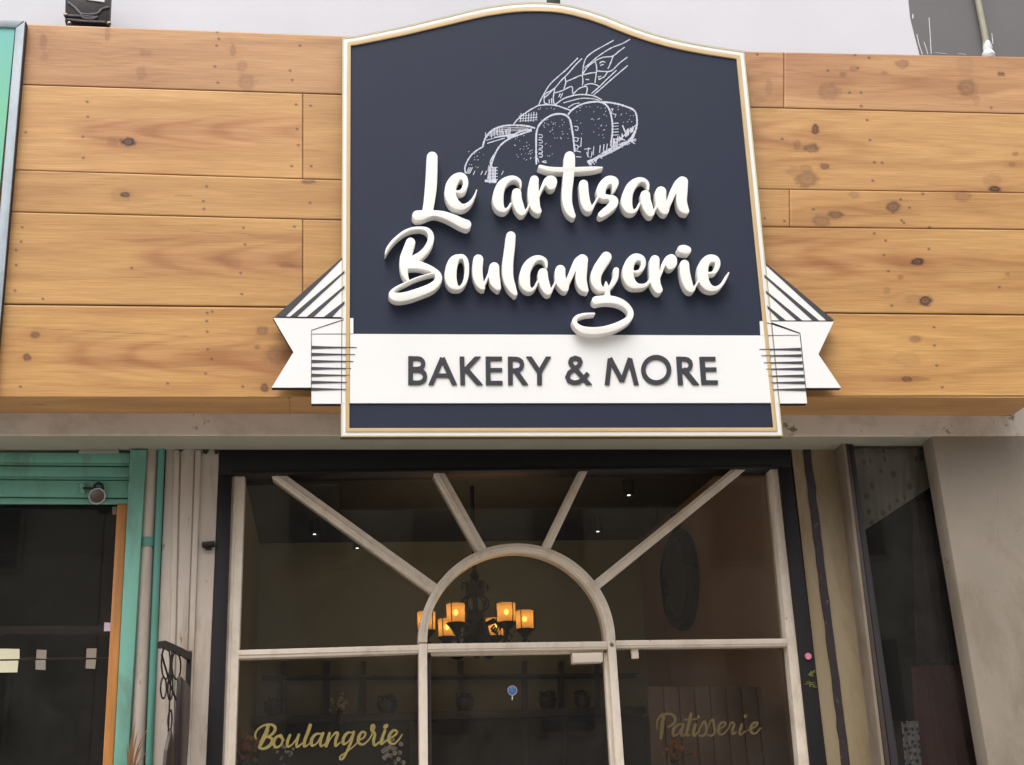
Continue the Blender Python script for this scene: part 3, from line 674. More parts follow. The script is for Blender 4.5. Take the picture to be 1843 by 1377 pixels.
art = V8(B_, [[(549, 625, 9), (532, 535, 22), (460, 487, 30), (370, 502, 44), (280, 570, 62), (230, 680, 74), (215, 800, 80), (235, 900, 66), (300, 958, 32), (360, 930, 20), (402, 860, 16)],
              [(487, 705, 68), (492, 800, 72), (520, 900, 72), (560, 980, 56), (600, 985, 24), (640, 940, 16), (685, 850, 14)],
              [(744, 515, 64), (732, 640, 76), (737, 780, 82), (757, 900, 72), (800, 965, 50)],
              [(790, 800, 20), (835, 680, 18), (890, 570, 32), (950, 520, 58), (1000, 530, 74), (992, 585, 74)],
              [(830, 322, 28), (960, 356, 34), (1150, 366, 36), (1400, 362, 36), (1600, 350, 30), (1735, 334, 10)],
              [(1260, 175, 77), (1258, 300, 80), (1240, 500, 78), (1222, 700, 74), (1228, 850, 70), (1265, 970, 60), (1312, 1040, 36)],
              [(1462, 580, 66), (1470, 700, 68), (1490, 830, 68), (1530, 920, 62), (1580, 925, 28), (1625, 850, 15), (1680, 760, 15)]])
art += V8(C_, [[(425, 700, 10), (458, 615, 36), (452, 538, 62), (370, 518, 62), (290, 590, 64), (258, 690, 68), (290, 752, 46), (370, 768, 36), (440, 805, 60), (440, 865, 64), (380, 930, 58), (310, 985, 54), (262, 1020, 46)],
               [(945, 652, 16), (937, 565, 24), (870, 512, 30), (780, 532, 48), (700, 610, 68), (650, 720, 74), (635, 840, 80), (660, 930, 64), (720, 975, 32), (780, 940, 20), (820, 860, 16)],
               [(905, 735, 70), (912, 820, 74), (945, 920, 72), (985, 1000, 52), (1030, 970, 20), (1070, 900, 15), (1100, 830, 15)],
               [(1133, 688, 78), (1130, 780, 80), (1150, 880, 78), (1195, 968, 52), (1230, 900, 36), (1270, 800, 40), (1320, 680, 48), (1380, 580, 60), (1440, 530, 66)],
               [(1450, 545, 78), (1440, 680, 80), (1435, 820, 76), (1460, 920, 70), (1503, 970, 42)]])
word('raised_word', art)
Bb = V8(D_, [[(478, 375, 70), (440, 480, 74), (405, 600, 82), (390, 700, 72), (385, 780, 56), (405, 860, 40), (438, 922, 20)],
             [(108, 548, 8), (140, 465, 20), (220, 355, 22), (330, 257, 22), (430, 197, 22), (540, 167, 22), (650, 167, 24), (730, 197, 34), (775, 270, 42), (765, 370, 46), (710, 470, 48), (640, 545, 50), (560, 605, 60), (470, 650, 60)],
             [(450, 695, 62), (520, 690, 66), (600, 702, 58), (720, 740, 50), (820, 785, 40), (880, 850, 48), (880, 930, 52), (790, 1020, 60), (640, 1085, 62), (480, 1140, 64), (350, 1168, 64), (250, 1165, 60), (200, 1135, 42), (215, 1080, 26), (290, 1022, 18), (420, 957, 14), (560, 893, 12), (700, 848, 11), (840, 815, 14)]])
word('raised_letter', Bb)
o_ = V8(D_, [[(1150, 595, 48), (1105, 650, 72), (1070, 760, 84), (1065, 880, 84), (1090, 975, 72), (1160, 1035, 30), (1235, 1005, 26), (1288, 890, 32), (1300, 750, 32), (1285, 640, 34), (1235, 578, 32), (1150, 595, 46)]])
word('raised_letter', o_)
bo = V8(D_, [[(1466, 622, 73), (1455, 750, 74), (1463, 880, 72), (1500, 990, 54), (1545, 1040, 22)]])
bo += V8(E_, [[(60, 960, 24), (100, 890, 20), (145, 790, 18), (185, 690, 20)], [(240, 657, 74), (240, 760, 78), (255, 870, 76), (300, 955, 40)]])
word('raised_letter', bo)
word('raised_letter', V8(E_, [[(483, 200, 69), (470, 350, 73), (445, 550, 77), (438, 700, 79), (448, 820, 76), (490, 940, 64), (548, 1040, 32)]]))
an = V8(E_, [[(1005, 652, 14), (988, 565, 28), (920, 517, 32), (830, 532, 46), (745, 612, 66), (695, 720, 74), (685, 850, 78), (710, 940, 60), (770, 985, 30), (830, 950, 20), (875, 860, 16)],
             [(950, 742, 72), (957, 830, 74), (985, 930, 72), (1030, 1010, 50), (1080, 970, 20), (1120, 900, 15), (1150, 830, 15)],
             [(1205, 694, 73), (1205, 790, 76), (1225, 880, 78), (1275, 962, 50), (1302, 900, 36), (1345, 800, 40), (1400, 675, 46), (1460, 575, 60), (1520, 532, 66)],
             [(1532, 545, 76), (1515, 700, 80), (1508, 830, 80), (1535, 930, 68), (1585, 990, 32)]])
word('raised_word', an)
gg = V8(F_, [[(740, 183, 79), (680, 270, 80), (620, 370, 80), (590, 470, 76), (600, 570, 66), (650, 640, 46), (700, 655, 30), (760, 660, 26)],
             [(735, 535, 6), (742, 590, 26), (758, 700, 38), (758, 790, 40)], [(884, 372, 42), (880, 460, 40), (850, 540, 38), (805, 610, 28), (765, 660, 24)],
             [(592, 812, 60), (720, 798, 56), (850, 806, 54), (970, 848, 48), (1060, 920, 42), (1098, 1000, 42), (1070, 1080, 46), (990, 1140, 50), (870, 1198, 54), (700, 1244, 52), (550, 1258, 54), (400, 1240, 50), (305, 1180, 38), (277, 1110, 34), (320, 1052, 28), (420, 1017, 20), (565, 1006, 14)]])
word('raised_letter', gg)
er = V8(F_, [[(1150, 392, 14), (1190, 397, 22), (1245, 370, 28), (1280, 300, 34), (1275, 222, 38), (1225, 186, 48), (1150, 192, 58), (1085, 270, 70), (1060, 380, 78), (1070, 490, 78), (1120, 570, 64), (1200, 602, 38), (1290, 600, 30), (1350, 560, 24), (1400, 490, 24)]])
er += V8(G_, [[(396, 385, 69), (390, 500, 73), (395, 620, 74), (412, 740, 70), (452, 820, 58)], [(450, 660, 20), (490, 560, 20), (530, 450, 30), (585, 385, 52), (640, 372, 70), (645, 430, 74), (625, 460, 66)]])
word('raised_word', er)
word('raised_dot', V8(G_, [[(785, 228, 58), (828, 232, 64), (868, 242, 58)]]))
ie = V8(G_, [[(829, 452, 68), (835, 560, 72), (860, 680, 72), (900, 785, 60), (945, 820, 34), (985, 770, 16), (1040, 680, 14)],
             [(1180, 577, 14), (1225, 575, 20), (1275, 550, 30), (1310, 470, 38), (1305, 400, 42), (1260, 366, 52), (1180, 372, 60), (1115, 450, 72), (1095, 570, 78), (1110, 680, 74), (1160, 765, 60), (1240, 805, 40), (1320, 790, 30), (1390, 720, 22), (1440, 630, 19), (1475, 570, 8)]])
word('raised_word', ie)
# BAKERY & MORE
def caps(off, k, S, clip):
    st = [np.array([(off[0] + x / k, off[1] + y / k, r / k) for x, y, r in s]) for s in S]
    cl = [None if c is None else off[1] + c / k for c in clip]
    plate('letter', sdf_loops(st, 0.35, True, cl, 0.55), YR - 0.006, 0.0058, M['charcoal'], sign, bev=0.0, ang=50)
o3, k3, o4, k4 = (730, 630), 6.582, (1000, 630), 6.143
S = lambda r, *p: [(x, y, r) for x, y in p]
caps(o3, k3, [S(28, (59, 72), (59, 410)), S(24, (45, 97), (150, 97), (180, 106), (203, 128), (212, 160), (203, 190), (180, 212), (150, 221), (45, 224)), S(25, (45, 236), (160, 238), (197, 250), (222, 275), (231, 312), (222, 348), (197, 373), (160, 385), (45, 385))], (70, 410))
caps(o3, k3, [S(28, (436, 92), (296, 420)), S(28, (436, 92), (584, 420)), S(23, (370, 300), (510, 300))], (62, 411))
caps(o3, k3, [S(28, (667, 60), (678, 430)), S(27, (880, 50), (695, 250)), S(28, (700, 205), (905, 440))], (76, 412))
caps(o3, k3, [S(28, (976, 75), (980, 412)), S(24, (955, 101), (1141, 101)), S(22, (955, 234), (1143, 234)), S(24, (955, 388), (1148, 388))], (76, 412))
caps(o3, k3, [S(28, (1240, 60), (1243, 430)), S(24, (1225, 103), (1310, 103), (1345, 112), (1372, 135), (1382, 172), (1372, 208), (1345, 231), (1310, 241), (1225, 242)), S(28, (1290, 225), (1440, 440))], (77, 412))
caps(o3, k3, [S(27, (1440, 45), (1586, 262)), S(27, (1712, 45), (1586, 262)), S(28, (1586, 245), (1588, 430))], (76, 412))
caps(o4, k4, [S(24, (388, 400), (300, 300), (220, 210), (178, 165), (163, 132), (175, 100), (218, 86), (262, 100), (277, 132), (262, 168), (210, 208), (152, 248), (131, 295), (150, 340), (205, 361), (262, 350), (308, 315), (360, 256))], (60, 383))
caps(o4, k4, [S(26, (568, 400), (602, 95)), S(25, (600, 88), (736, 345)), S(25, (736, 345), (823, 88)), S(26, (821, 95), (898, 400))], (56, 384))
caps(o4, k4, [[(1113 + 142 * math.cos(a * math.pi / 24), 218 + 140 * math.sin(a * math.pi / 24), 25) for a in range(49)]], (None, None))
caps(o4, k4, [S(28, (1361, 50), (1383, 400)), S(23, (1350, 97), (1430, 97), (1463, 105), (1487, 127), (1496, 160), (1487, 195), (1463, 217), (1430, 224), (1360, 225)), S(28, (1410, 205), (1575, 410))], (72, 384))
caps(o4, k4, [S(28, (1617, 60), (1642, 400)), S(23, (1600, 96), (1768, 96)), S(22, (1610, 213), (1779, 213)), S(23, (1630, 357), (1794, 357))], (74, 381))
# chalk-style drawing of a plaited loaf and a wheat ear
def drawing():
    off, k = (820, 40), 4.747
    W = []
    def ln(p, r=4.5): W.append(cr([(off[0] + x / k, off[1] + y / k, r / k) for x, y in p], 1.5))
    def ls(p, r=3.2): W.append(np.array([(off[0] + x / k, off[1] + y / k, r / k) for x, y in p]))
    # ear of wheat
    for p in ([(708, 710), (740, 640), (800, 540), (870, 470), (940, 410), (990, 360), (1045, 305)], [(755, 650), (770, 610), (840, 570), (900, 500), (960, 440), (1020, 370), (1080, 310)],
              [(1085, 440), (1095, 360), (1120, 300), (1180, 250), (1260, 205), (1350, 155)], [(1100, 390), (1150, 350), (1220, 290), (1330, 220), (1420, 185), (1492, 145)],
              [(1190, 330), (1260, 300), (1340, 290), (1400, 245), (1445, 213)], [(1200, 415), (1260, 420), (1330, 415), (1400, 350), (1468, 298)], [(1180, 620), (1240, 570), (1330, 490), (1400, 430), (1470, 370)],
              [(1160, 610), (1230, 550), (1290, 490), (1375, 410)], [(755, 650), (760, 690), (790, 700)], [(755, 650), (800, 610), (845, 565), (835, 640), (840, 690), (850, 705)], [(845, 605), (910, 585), (990, 550), (1000, 600), (1010, 625)],
              [(925, 570), (940, 520), (935, 470)], [(940, 510), (1010, 480), (1075, 455), (1088, 500), (1082, 540)], [(1010, 610), (1050, 570), (1100, 550), (1125, 560), (1115, 620)], [(1090, 450), (1150, 435), (1200, 430)],
              [(1195, 340), (1205, 400), (1190, 520)], [(1345, 290), (1320, 360), (1300, 400)], [(1100, 540), (1150, 525), (1200, 535), (1235, 555)], [(1080, 455), (1130, 380), (1195, 330)], [(1300, 420), (1270, 465), (1220, 490)],
              [(895, 610), (880, 640)], [(915, 605), (895, 650)], [(800, 660), (800, 695)], [(820, 650), (822, 695)], [(1230, 350), (1255, 335), (1280, 345)], [(1235, 370), (1265, 360)], [(1215, 470), (1245, 460)], [(1110, 490), (1140, 490)]): ln(p, 4)
    # loaf outlines
    for p, r in (([(850, 705), (920, 655), (1000, 628), (1080, 618), (1180, 630), (1250, 665)], 4.5), ([(705, 712), (780, 705), (860, 712), (930, 735), (985, 755)], 5), ([(485, 885), (540, 820), (620, 760), (705, 712)], 4.5),
                 ([(960, 790), (1000, 745), (1080, 700), (1180, 680), (1260, 690), (1310, 740), (1335, 830), (1340, 930), (1325, 1060)], 6), ([(1240, 680), (1340, 690), (1440, 715), (1530, 760), (1550, 860), (1525, 960), (1490, 1020)], 6.5),
                 ([(690, 1215), (688, 1060), (692, 940), (720, 870), (790, 810), (860, 785), (930, 790), (975, 830), (995, 920), (1008, 1010), (1018, 1110)], 6.5),
                 ([(230, 1065), (260, 980), (320, 920), (400, 888), (500, 880), (600, 885), (680, 905)], 6), ([(240, 1060), (160, 1110), (110, 1170), (80, 1240), (85, 1290)], 5),
                 ([(650, 925), (560, 955), (470, 990), (390, 1045), (340, 1120), (310, 1200), (290, 1270), (275, 1340)], 6.5), ([(300, 1230), (300, 1180), (350, 1100)], 4), ([(1125, 1195), (1230, 1150), (1340, 1100), (1430, 1050), (1500, 995), (1535, 930)], 9),
                 ([(440, 985), (500, 960), (560, 930), (650, 915)], 7), ([(920, 690), (990, 670), (1080, 650), (1180, 655), (1230, 670)], 3.5), ([(960, 730), (1010, 700), (1060, 690)], 3.5)): ln(p, r)
    rnd = random.Random(3)
    # hatching
    for x in range(255, 470, 13):
        y = 985 - (x - 255) * 0.12 ; ls([(x, y + rnd.uniform(-10, 10)), (x + rnd.uniform(-4, 4), y - rnd.uniform(25, 75))], 3.2)
    ls([(262, 1010), (330, 990)], 3); ls([(330, 985), (490, 960)], 6); ls([(270, 1035), (420, 990)], 3)
    for y in range(905, 935, 14): ls([(360, y), (620, y - 10)], 2)
    for x in range(560, 700, 22): ls([(x, 770 + rnd.uniform(-8, 8)), (x - 6, 850 + rnd.uniform(-20, 5))], 2.6)
    for y in (790, 812, 834): ls([(540, y + 12), (700, y)], 2.4)
    for x in (1130, 1175, 1230, 1262, 1290): ls([(x, 1150 - (x - 1130) * .35), (x + 6, 1070 - (x - 1130) * .2)], 3.4)
    for _ in range(110):
        t = rnd.random(); x = 1130 + 390 * t; y = 1200 - 195 * t - 30 * math.sin(t * 3); ls([(x, y), (x + rnd.uniform(8, 40), y + rnd.uniform(-8, 34))], 2.6)
    for _ in range(30):
        t = rnd.random(); x = 1330 + 190 * t; y = 1080 - 150 * t; ls([(x, y), (x + rnd.uniform(-6, 10), y - rnd.uniform(25, 70))], 3)
    ls([(1425, 880), (1455, 950)], 5); ls([(1390, 1010), (1540, 880)], 4.5); ls([(1400, 990), (1450, 1010)], 4)
    for y in (865, 890, 915, 940, 965, 1000): ls([(1345, y), (1392, y - 3)], 3)
    for x in (1350, 1385): ls([(x, 990), (x - 8, 1075)], 3.4)
    ls([(1345, 1030), (1390, 1025)], 3); ls([(1340, 1065), (1385, 1060)], 3)
    for y0 in (890, 985, 1050): ln([(1012, y0), (1045, y0 + 5), (1040, y0 + 35), (1020, y0 + 28)], 3.2)
    ls([(1040, 1000), (1075, 985), (1070, 1060), (1050, 1065)], 3.2); ls([(1020, 1095), (1070, 1110)], 3); ls([(1030, 1150), (1075, 1152)], 3); ls([(1100, 1085), (1155, 1080)], 3.2); ls([(1120, 1110), (1130, 1150), (1160, 1155), (1165, 1105)], 3)
    for y0 in (960, 1005, 1050, 1090, 1125): ln([(708, y0), (738, y0 + 4), (738, y0 + 26), (712, y0 + 26)], 3.2)
    ls([(700, 1160), (712, 1200)], 3); ln([(775, 1185), (740, 1190), (760, 1200), (778, 1198)], 3)
    for x in range(285, 350, 14): ls([(x, 1215 + rnd.uniform(0, 30)), (x + rnd.uniform(-6, 6), 1375)], 4)
    for y in range(1245, 1375, 26): ls([(275, y), (360, y - 5)], 3)
    ls([(250, 1355), (350, 1360)], 9)
    for x in (90, 104, 118): ls([(x, 1295), (x + 26, 1240)], 3.5)
    for x in (150, 215, 250, 392): ls([(x, 1305), (x + 16, 1270)], 3.5)
    for p in ([(1325, 745), (1345, 740), (1330, 775), (1350, 780)], [(1350, 790), (1370, 785), (1360, 815)]): ln(p, 3)
    # seeds
    for (xa, xb, ya, yb, n) in ((470, 680, 960, 1180, 30), (730, 980, 830, 1000, 34), (1010, 1290, 700, 1000, 34), (110, 280, 1080, 1260, 14), (640, 960, 730, 745, 8), (1360, 1520, 720, 860, 12), (480, 560, 885, 920, 6), (740, 960, 1000, 1150, 5)):
        for _ in range(n):
            x, y, r = rnd.uniform(xa, xb), rnd.uniform(ya, yb), rnd.uniform(2.5, 6.5); ls([(x, y), (x + 3, y + 3)], r)
    bm = bmesh.new(); layer = 0
    for s in W:
        q = Uarr(s[:, :2], YS + 0.008); layer += 1
        for _ in range(1):
            dx = np.gradient(s[:, 0]) if len(s) > 2 else np.full(len(s), s[-1, 0] - s[0, 0]); dy = np.gradient(s[:, 1]) if len(s) > 2 else np.full(len(s), s[-1, 1] - s[0, 1])
            L = np.hypot(dx, dy) + 1e-9; nx_, ny_ = -dy / L, dx / L
            rr = s[:, 2] * np.array([rnd.uniform(0.7, 1.25) for _ in s]) * 1.16
            Yd = YS + 0.0076 - 0.000008 * layer
            a = Uarr(np.stack([s[:, 0] + nx_ * rr, s[:, 1] + ny_ * rr], 1), Yd); b = Uarr(np.stack([s[:, 0] - nx_ * rr, s[:, 1] - ny_ * rr], 1), Yd)
            va = [bm.verts.new(Vector(p)) for p in a]; vb = [bm.verts.new(Vector(p)) for p in b]
            for i in range(len(s) - 1): bm.faces.new([va[i], vb[i], vb[i + 1], va[i + 1]])
    part('bread_drawing', bm, M['chalk'], sign, False)
drawing()

# ================================================================ neighbour's light box at the left edge
lb = thing('light_box_sign', 'edge of a turquoise sign in a silver aluminium frame left of the pine fascia', 'sign', U(0, 560, YW - 0.05))
YB = YW - 0.04
gm = bpy.data.materials.new('turquoise_sign_film'); gm.use_nodes = True; n = gm.node_tree.nodes; l = gm.node_tree.links
tc = n.new('ShaderNodeTexCoord'); sx = n.new('ShaderNodeSeparateXYZ'); l.new(tc.outputs['Object'], sx.inputs[0]); rp = n.new('ShaderNodeValToRGB')
mrr = n.new('ShaderNodeMapRange'); mrr.inputs[1].default_value = U(0, 400, YB)[2]; mrr.inputs[2].default_value = U(0, 50, YB)[2]
mm = n.new('ShaderNodeMath'); mm.operation = 'ADD'; mm.inputs[1].default_value = float(U(0, 560, YW - 0.05)[2]) * 0
l.new(sx.outputs['Z'], mm.inputs[0]); l.new(mm.outputs[0], mrr.inputs[0]); l.new(mrr.outputs[0], rp.inputs[0])
rp.color_ramp.elements[0].color = (*srgb(104, 176, 166), 1); rp.color_ramp.elements[1].color = (*srgb(104, 178, 172), 1)
e_ = rp.color_ramp.elements.new(0.55); e_.color = (*srgb(112, 188, 148), 1)
l.new(rp.outputs[0], n['Principled BSDF'].inputs['Base Color']); n['Principled BSDF'].inputs['Roughness'].default_value = 0.25
part('face', prism_w([U(-330, 30, YB + 0.01), U(27, 50, YB + 0.01), U(-22, 560, YB + 0.01), U(-45, 745, YB + 0.01), U(-400, 745, YB + 0.01)], (0, 0.01, 0)), gm, lb, False)
bm = bmesh.new()
pr([(28, 50), (45, 38), (3, 545), (-14, 728), (-30, 728), (-14, 545)], YB, 0.12, bm, 0.003)
pr([(-330, 24), (43, 37), (28, 49), (-330, 34)], YB - 0.001, 0.12, bm, 0.003)
part('frame', bm, M['alu'], lb)
part('frame_edge', prism_w([U(45.5, 38, YB + 0.006), U(47.5, 40, YB + 0.006), U(-12, 740, YB + 0.006), U(-14, 738, YB + 0.006)], (0, 0.03, 0)), M['navy_edge'], lb, False)

# brackets above the fascia
bk = thing('metal_bracket', 'black steel bracket with grey scuffed webbing standing on the top edge of the pine fascia', 'bracket', U(158, 45, YW + 0.1))
YK = YW + 0.10
part('plate', pr([(118, -40), (200, -40), (196, 44), (117, 40)], YK, 0.05, None, 0.003), M['iron'], bk)
bm = bmesh.new()
for p in ([(122, 4), (135, 14), (145, 24), (160, 26), (175, 24), (184, 16), (198, 12)], [(145, 24), (150, 32), (165, 34), (176, 30)], [(120, 28), (145, 29), (172, 31)], [(120, 35), (150, 38), (190, 40)]):
    s = cr([(x, y, 1) for x, y in p]); tube([U(a[0], a[1], YK - 0.004) for a in s], 0.006, bm, 6)
part('web', bm, M['iron_web'], bk)
part('lip', pr([(153, -10), (189, -10), (188, 4), (154, -1)], YK - 0.006, 0.008, None, 0.002), M['white'], bk)
bm = bmesh.new()
for x, y in ((118, 27), (124.5, 42), (196, 42)): lathe(U(x, y, YK - 0.012), [(0.004, -0.006), (0.010, -0.003), (0.011, 0.006)], bm, 12, 'Y')
part('bolt', bm, M['steel'], bk)
ar = thing('steel_arm', 'dark steel arm rising just behind the crest of the bakery sign', 'bracket', U(997, 8, YW + 0.05))
part('arm', pr([(986, -60), (1008, -60), (1009, 60), (985, 60)], YS + 0.08, 0.04, None, 0.003), M['iron'], ar)
part('clamp', pr([(980, 20), (1014, 20), (1014, 50), (980, 50)], YS + 0.07, 0.06, None, 0.003), M['iron'], ar)
pp = thing('wall_pipe', 'cream pipe running down the dark grey wall to a blob of white sealant', 'pipe', U(1779, 100, YL - 0.03))
YQ = YL - 0.03
part('tube', tube([U(1664, -560, YQ), U(1745, -90, YQ), U(1760, 0, YQ), U(1772, 60, YQ), U(1780, 112, YQ)], 0.018, None, 14), M['pipe'], pp)
bm = bmesh.new(); c = U(1778, 92, YQ)
lathe((c[0], c[1], c[2] - 0.03), [(0.03, -0.02), (0.038, 0.0), (0.032, 0.015), (0.024, 0.035), (0.026, 0.05), (0.021, 0.075), (0.019, 0.09)], bm, 14)
for v in bm.verts: v.co += Vector((random.uniform(-1, 1), random.uniform(-1, 1), random.uniform(-1, 1))) * 0.003
part('sealant', bm, M['sealant'], pp)

# ================================================================ the bakery's shop front
sf = thing('bakery_facade', 'bakery shop front with cream sunburst glazing bars over an arch in a navy frame', 'shop front', U(921, 1377, YP))
part('outer_frame', pr([(394, 809), (1424, 806.5), (1424, 841), (920, 846), (394, 855)], YP - 0.006, 0.16, None, 0.004), M['navy_frame'], sf)
A = [(394, 856), (393.5, 900)] + jag(392, 930, 371, 1377, 14, 0.5)
part('outer_frame', vbar((394, 855.5), (417, 854.5), (399, 1377), (371, 1377), YP - 0.005, 0.16, None, 0.003), M['navy_frame'], sf)
part('outer_frame', vbar((1402.5, 842), (1425, 841), (1489, 1377), (1461, 1377), YP - 0.004, 0.16, None, 0.003), M['navy_frame'], sf)
part('frame_bead', pr([(418, 848), (920, 842), (1400, 838), (1400, 841.5), (920, 846.5), (418, 853.5)], YP - 0.014, 0.01, None, 0.002), M['navy_frame'], sf)
YF = YP + 0.03; DF = 0.10                          # cream joinery
def bar(nm, q, y=YF, dp=DF, bev=0.004, m='cream_frame'):
    o = part(nm, pr(q, y, dp, None, bev), M[m], sf); return o
part('jamb', vbar((417, 853), (441, 853), (423, 1377), (399, 1377), YF, DF, None, 0.004), M['cream_frame'], sf)
part('jamb', vbar((1386.5, 841), (1404, 841), (1462, 1377), (1438, 1377), YF, DF, None, 0.004), M['cream_frame'], sf)
bm = bmesh.new()                                  # raised fillets down the jambs
vbar((421, 853), (427, 853), (408, 1377), (403, 1377), YF - 0.006, 0.01, bm, 0.002); part('fillet', bm, M['cream_frame'], sf); bm = bmesh.new(); vbar((1398, 841), (1402, 841), (1457, 1377), (1452, 1377), YF - 0.006, 0.01, bm, 0.002)
part('fillet', bm, M['cream_frame'], sf)
arc = []
for k in range(41):
    a = math.pi * k / 40; arc.append((930.5 - 177.5 * math.cos(a), 1156 - 178.5 * math.sin(a) ))
inn = []
for k in range(41):
    a = math.pi * k / 40; inn.append((930.5 - 161.5 * math.cos(a), 1156 - 165.5 * math.sin(a) ))
plate('arch', [arc + inn[::-1]], YF - 0.002, DF + 0.03, M['cream_frame'], sf, bev=0.004)
mid1 = [((a[0] * .62 + b[0] * .38), (a[1] * .62 + b[1] * .38)) for a, b in zip(arc, inn)]; mid2 = [((a[0] * .42 + b[0] * .58), (a[1] * .42 + b[1] * .58)) for a, b in zip(arc, inn)]
plate('arch_fillet', [mid1 + mid2[::-1]], YF - 0.008, 0.008, M['cream_frame'], sf, bev=0.002)
def rbar(a, b, c, d_):                             # a,b at the head, c,d at the arch
    q = [a, b, c, d_]; bar('glazing_bar', q, YF + 0.001, DF + 0.02)
    mid = lambda p, r, t: (p[0] + (r[0] - p[0]) * t, p[1] + (r[1] - p[1]) * t)
    bm = pr([mid(a, b, .30), mid(a, b, .45), mid(d_, c, .45), mid(d_, c, .30)], YF - 0.005, 0.008, None, 0.002)
    part('fillet', bm, M['cream_frame'], sf)
rbar((484, 853), (511, 852), (788, 1052), (777, 1066))
rbar((779, 848), (798.5, 847.5), (877, 988), (861, 993))
rbar((1043, 845), (1059, 845), (990, 990), (974, 986))
rbar((1320, 842), (1346, 841.5), (1079, 1059), (1067, 1047))
bar('transom', [(427, 1170), (754, 1160.5), (754, 1175), (427, 1185.5)]); bar('transom', [(769, 1158.5), (1094, 1154), (1094.5, 1168), (769, 1173.5)]); bar('transom', [(1108, 1152.5), (1419, 1149), (1421, 1162.5), (1109, 1166)])
for q in ([(430, 1177), (754, 1168), (754, 1170), (430, 1179)], [(769, 1166.5), (1094, 1162), (1094, 1164), (769, 1168.5)], [(1108, 1160), (1418, 1156.5), (1418, 1158.5), (1108, 1162)]):
    part('fillet', pr(q, YF - 0.005, 0.008, None, 0.002), M['cream_frame'], sf)
part('door_post', vbar((753.5, 1158), (769, 1158), (770.5, 1377), (755, 1377), YF - 0.003, DF, None, 0.004), M['cream_frame'], sf)
part('door_post', vbar((1093.5, 1154), (1108, 1153), (1124, 1377), (1108, 1377), YF - 0.003, DF, None, 0.004), M['cream_frame'], sf)
part('screw_cap', lathe(U(1101, 1160, YF - 0.004), [(0.002, -0.008), (0.008, -0.005), (0.010, 0.0)], None, 14, 'Y'), M['steel'], sf)
# panes
YG = YF + 0.065
panes = {}
def pane(nm, q, down=False, m='glass', y=YG):
    if down: bm = vbar(*q, y, 0.006)
    else: bm = pr(q, y, 0.006)
    # keep a single sheet: enough for the glass, no inner faces
    f = [x for x in bm.faces if abs(x.normal.y) < 0.5 or x.calc_center_median().y > y + 0.003]
    bmesh.ops.delete(bm, geom=f, context='FACES')
    return part(nm, bm, M[m], sf, False)
pane('pane', [(441, 850), (1388, 840), (1416, 1152), (930, 1160), (428, 1172)])
pl_ = pane('pane', ((428, 1184), (755, 1175), (756, 1377), (422, 1377)), True)
pr_ = pane('pane', ((1108, 1166), (1420, 1162), (1440, 1377), (1122, 1377)), True)
door = part('door', vbar((770, 1174), (776, 1174), (777, 1377), (771, 1377), YF + 0.03, 0.05, None, 0.002), M['navy_edge'], sf)
bm = bmesh.new(); vbar((1086, 1170), (1093, 1170), (1107, 1377), (1099, 1377), YF + 0.03, 0.05, bm, 0.002); pr([(770, 1174), (1092, 1169), (1092, 1175), (770, 1180)], YF + 0.03, 0.05, bm, 0.002)
part('stile', bm, M['cream_frame'], door)
bm = vbar((776, 1178), (1088, 1173), (1101, 1377), (777, 1377), YG, 0.006); f = [x for x in bm.faces if abs(x.normal.y) < 0.5 or x.calc_center_median().y > YG + 0.003]; bmesh.ops.delete(bm, geom=f, context='FACES')
part('glass', bm, M['glass'], door, False)
part('door_closer', pr([(1030, 1175.5), (1085, 1174), (1086, 1191.5), (1031, 1193)], YF + 0.005, 0.06, None, 0.004), M['cream_frame'], door)
bar('stop', [(1136, 1166), (1149, 1166), (1150, 1185), (1138, 1185)], YF + 0.02, 0.03, 0.003)
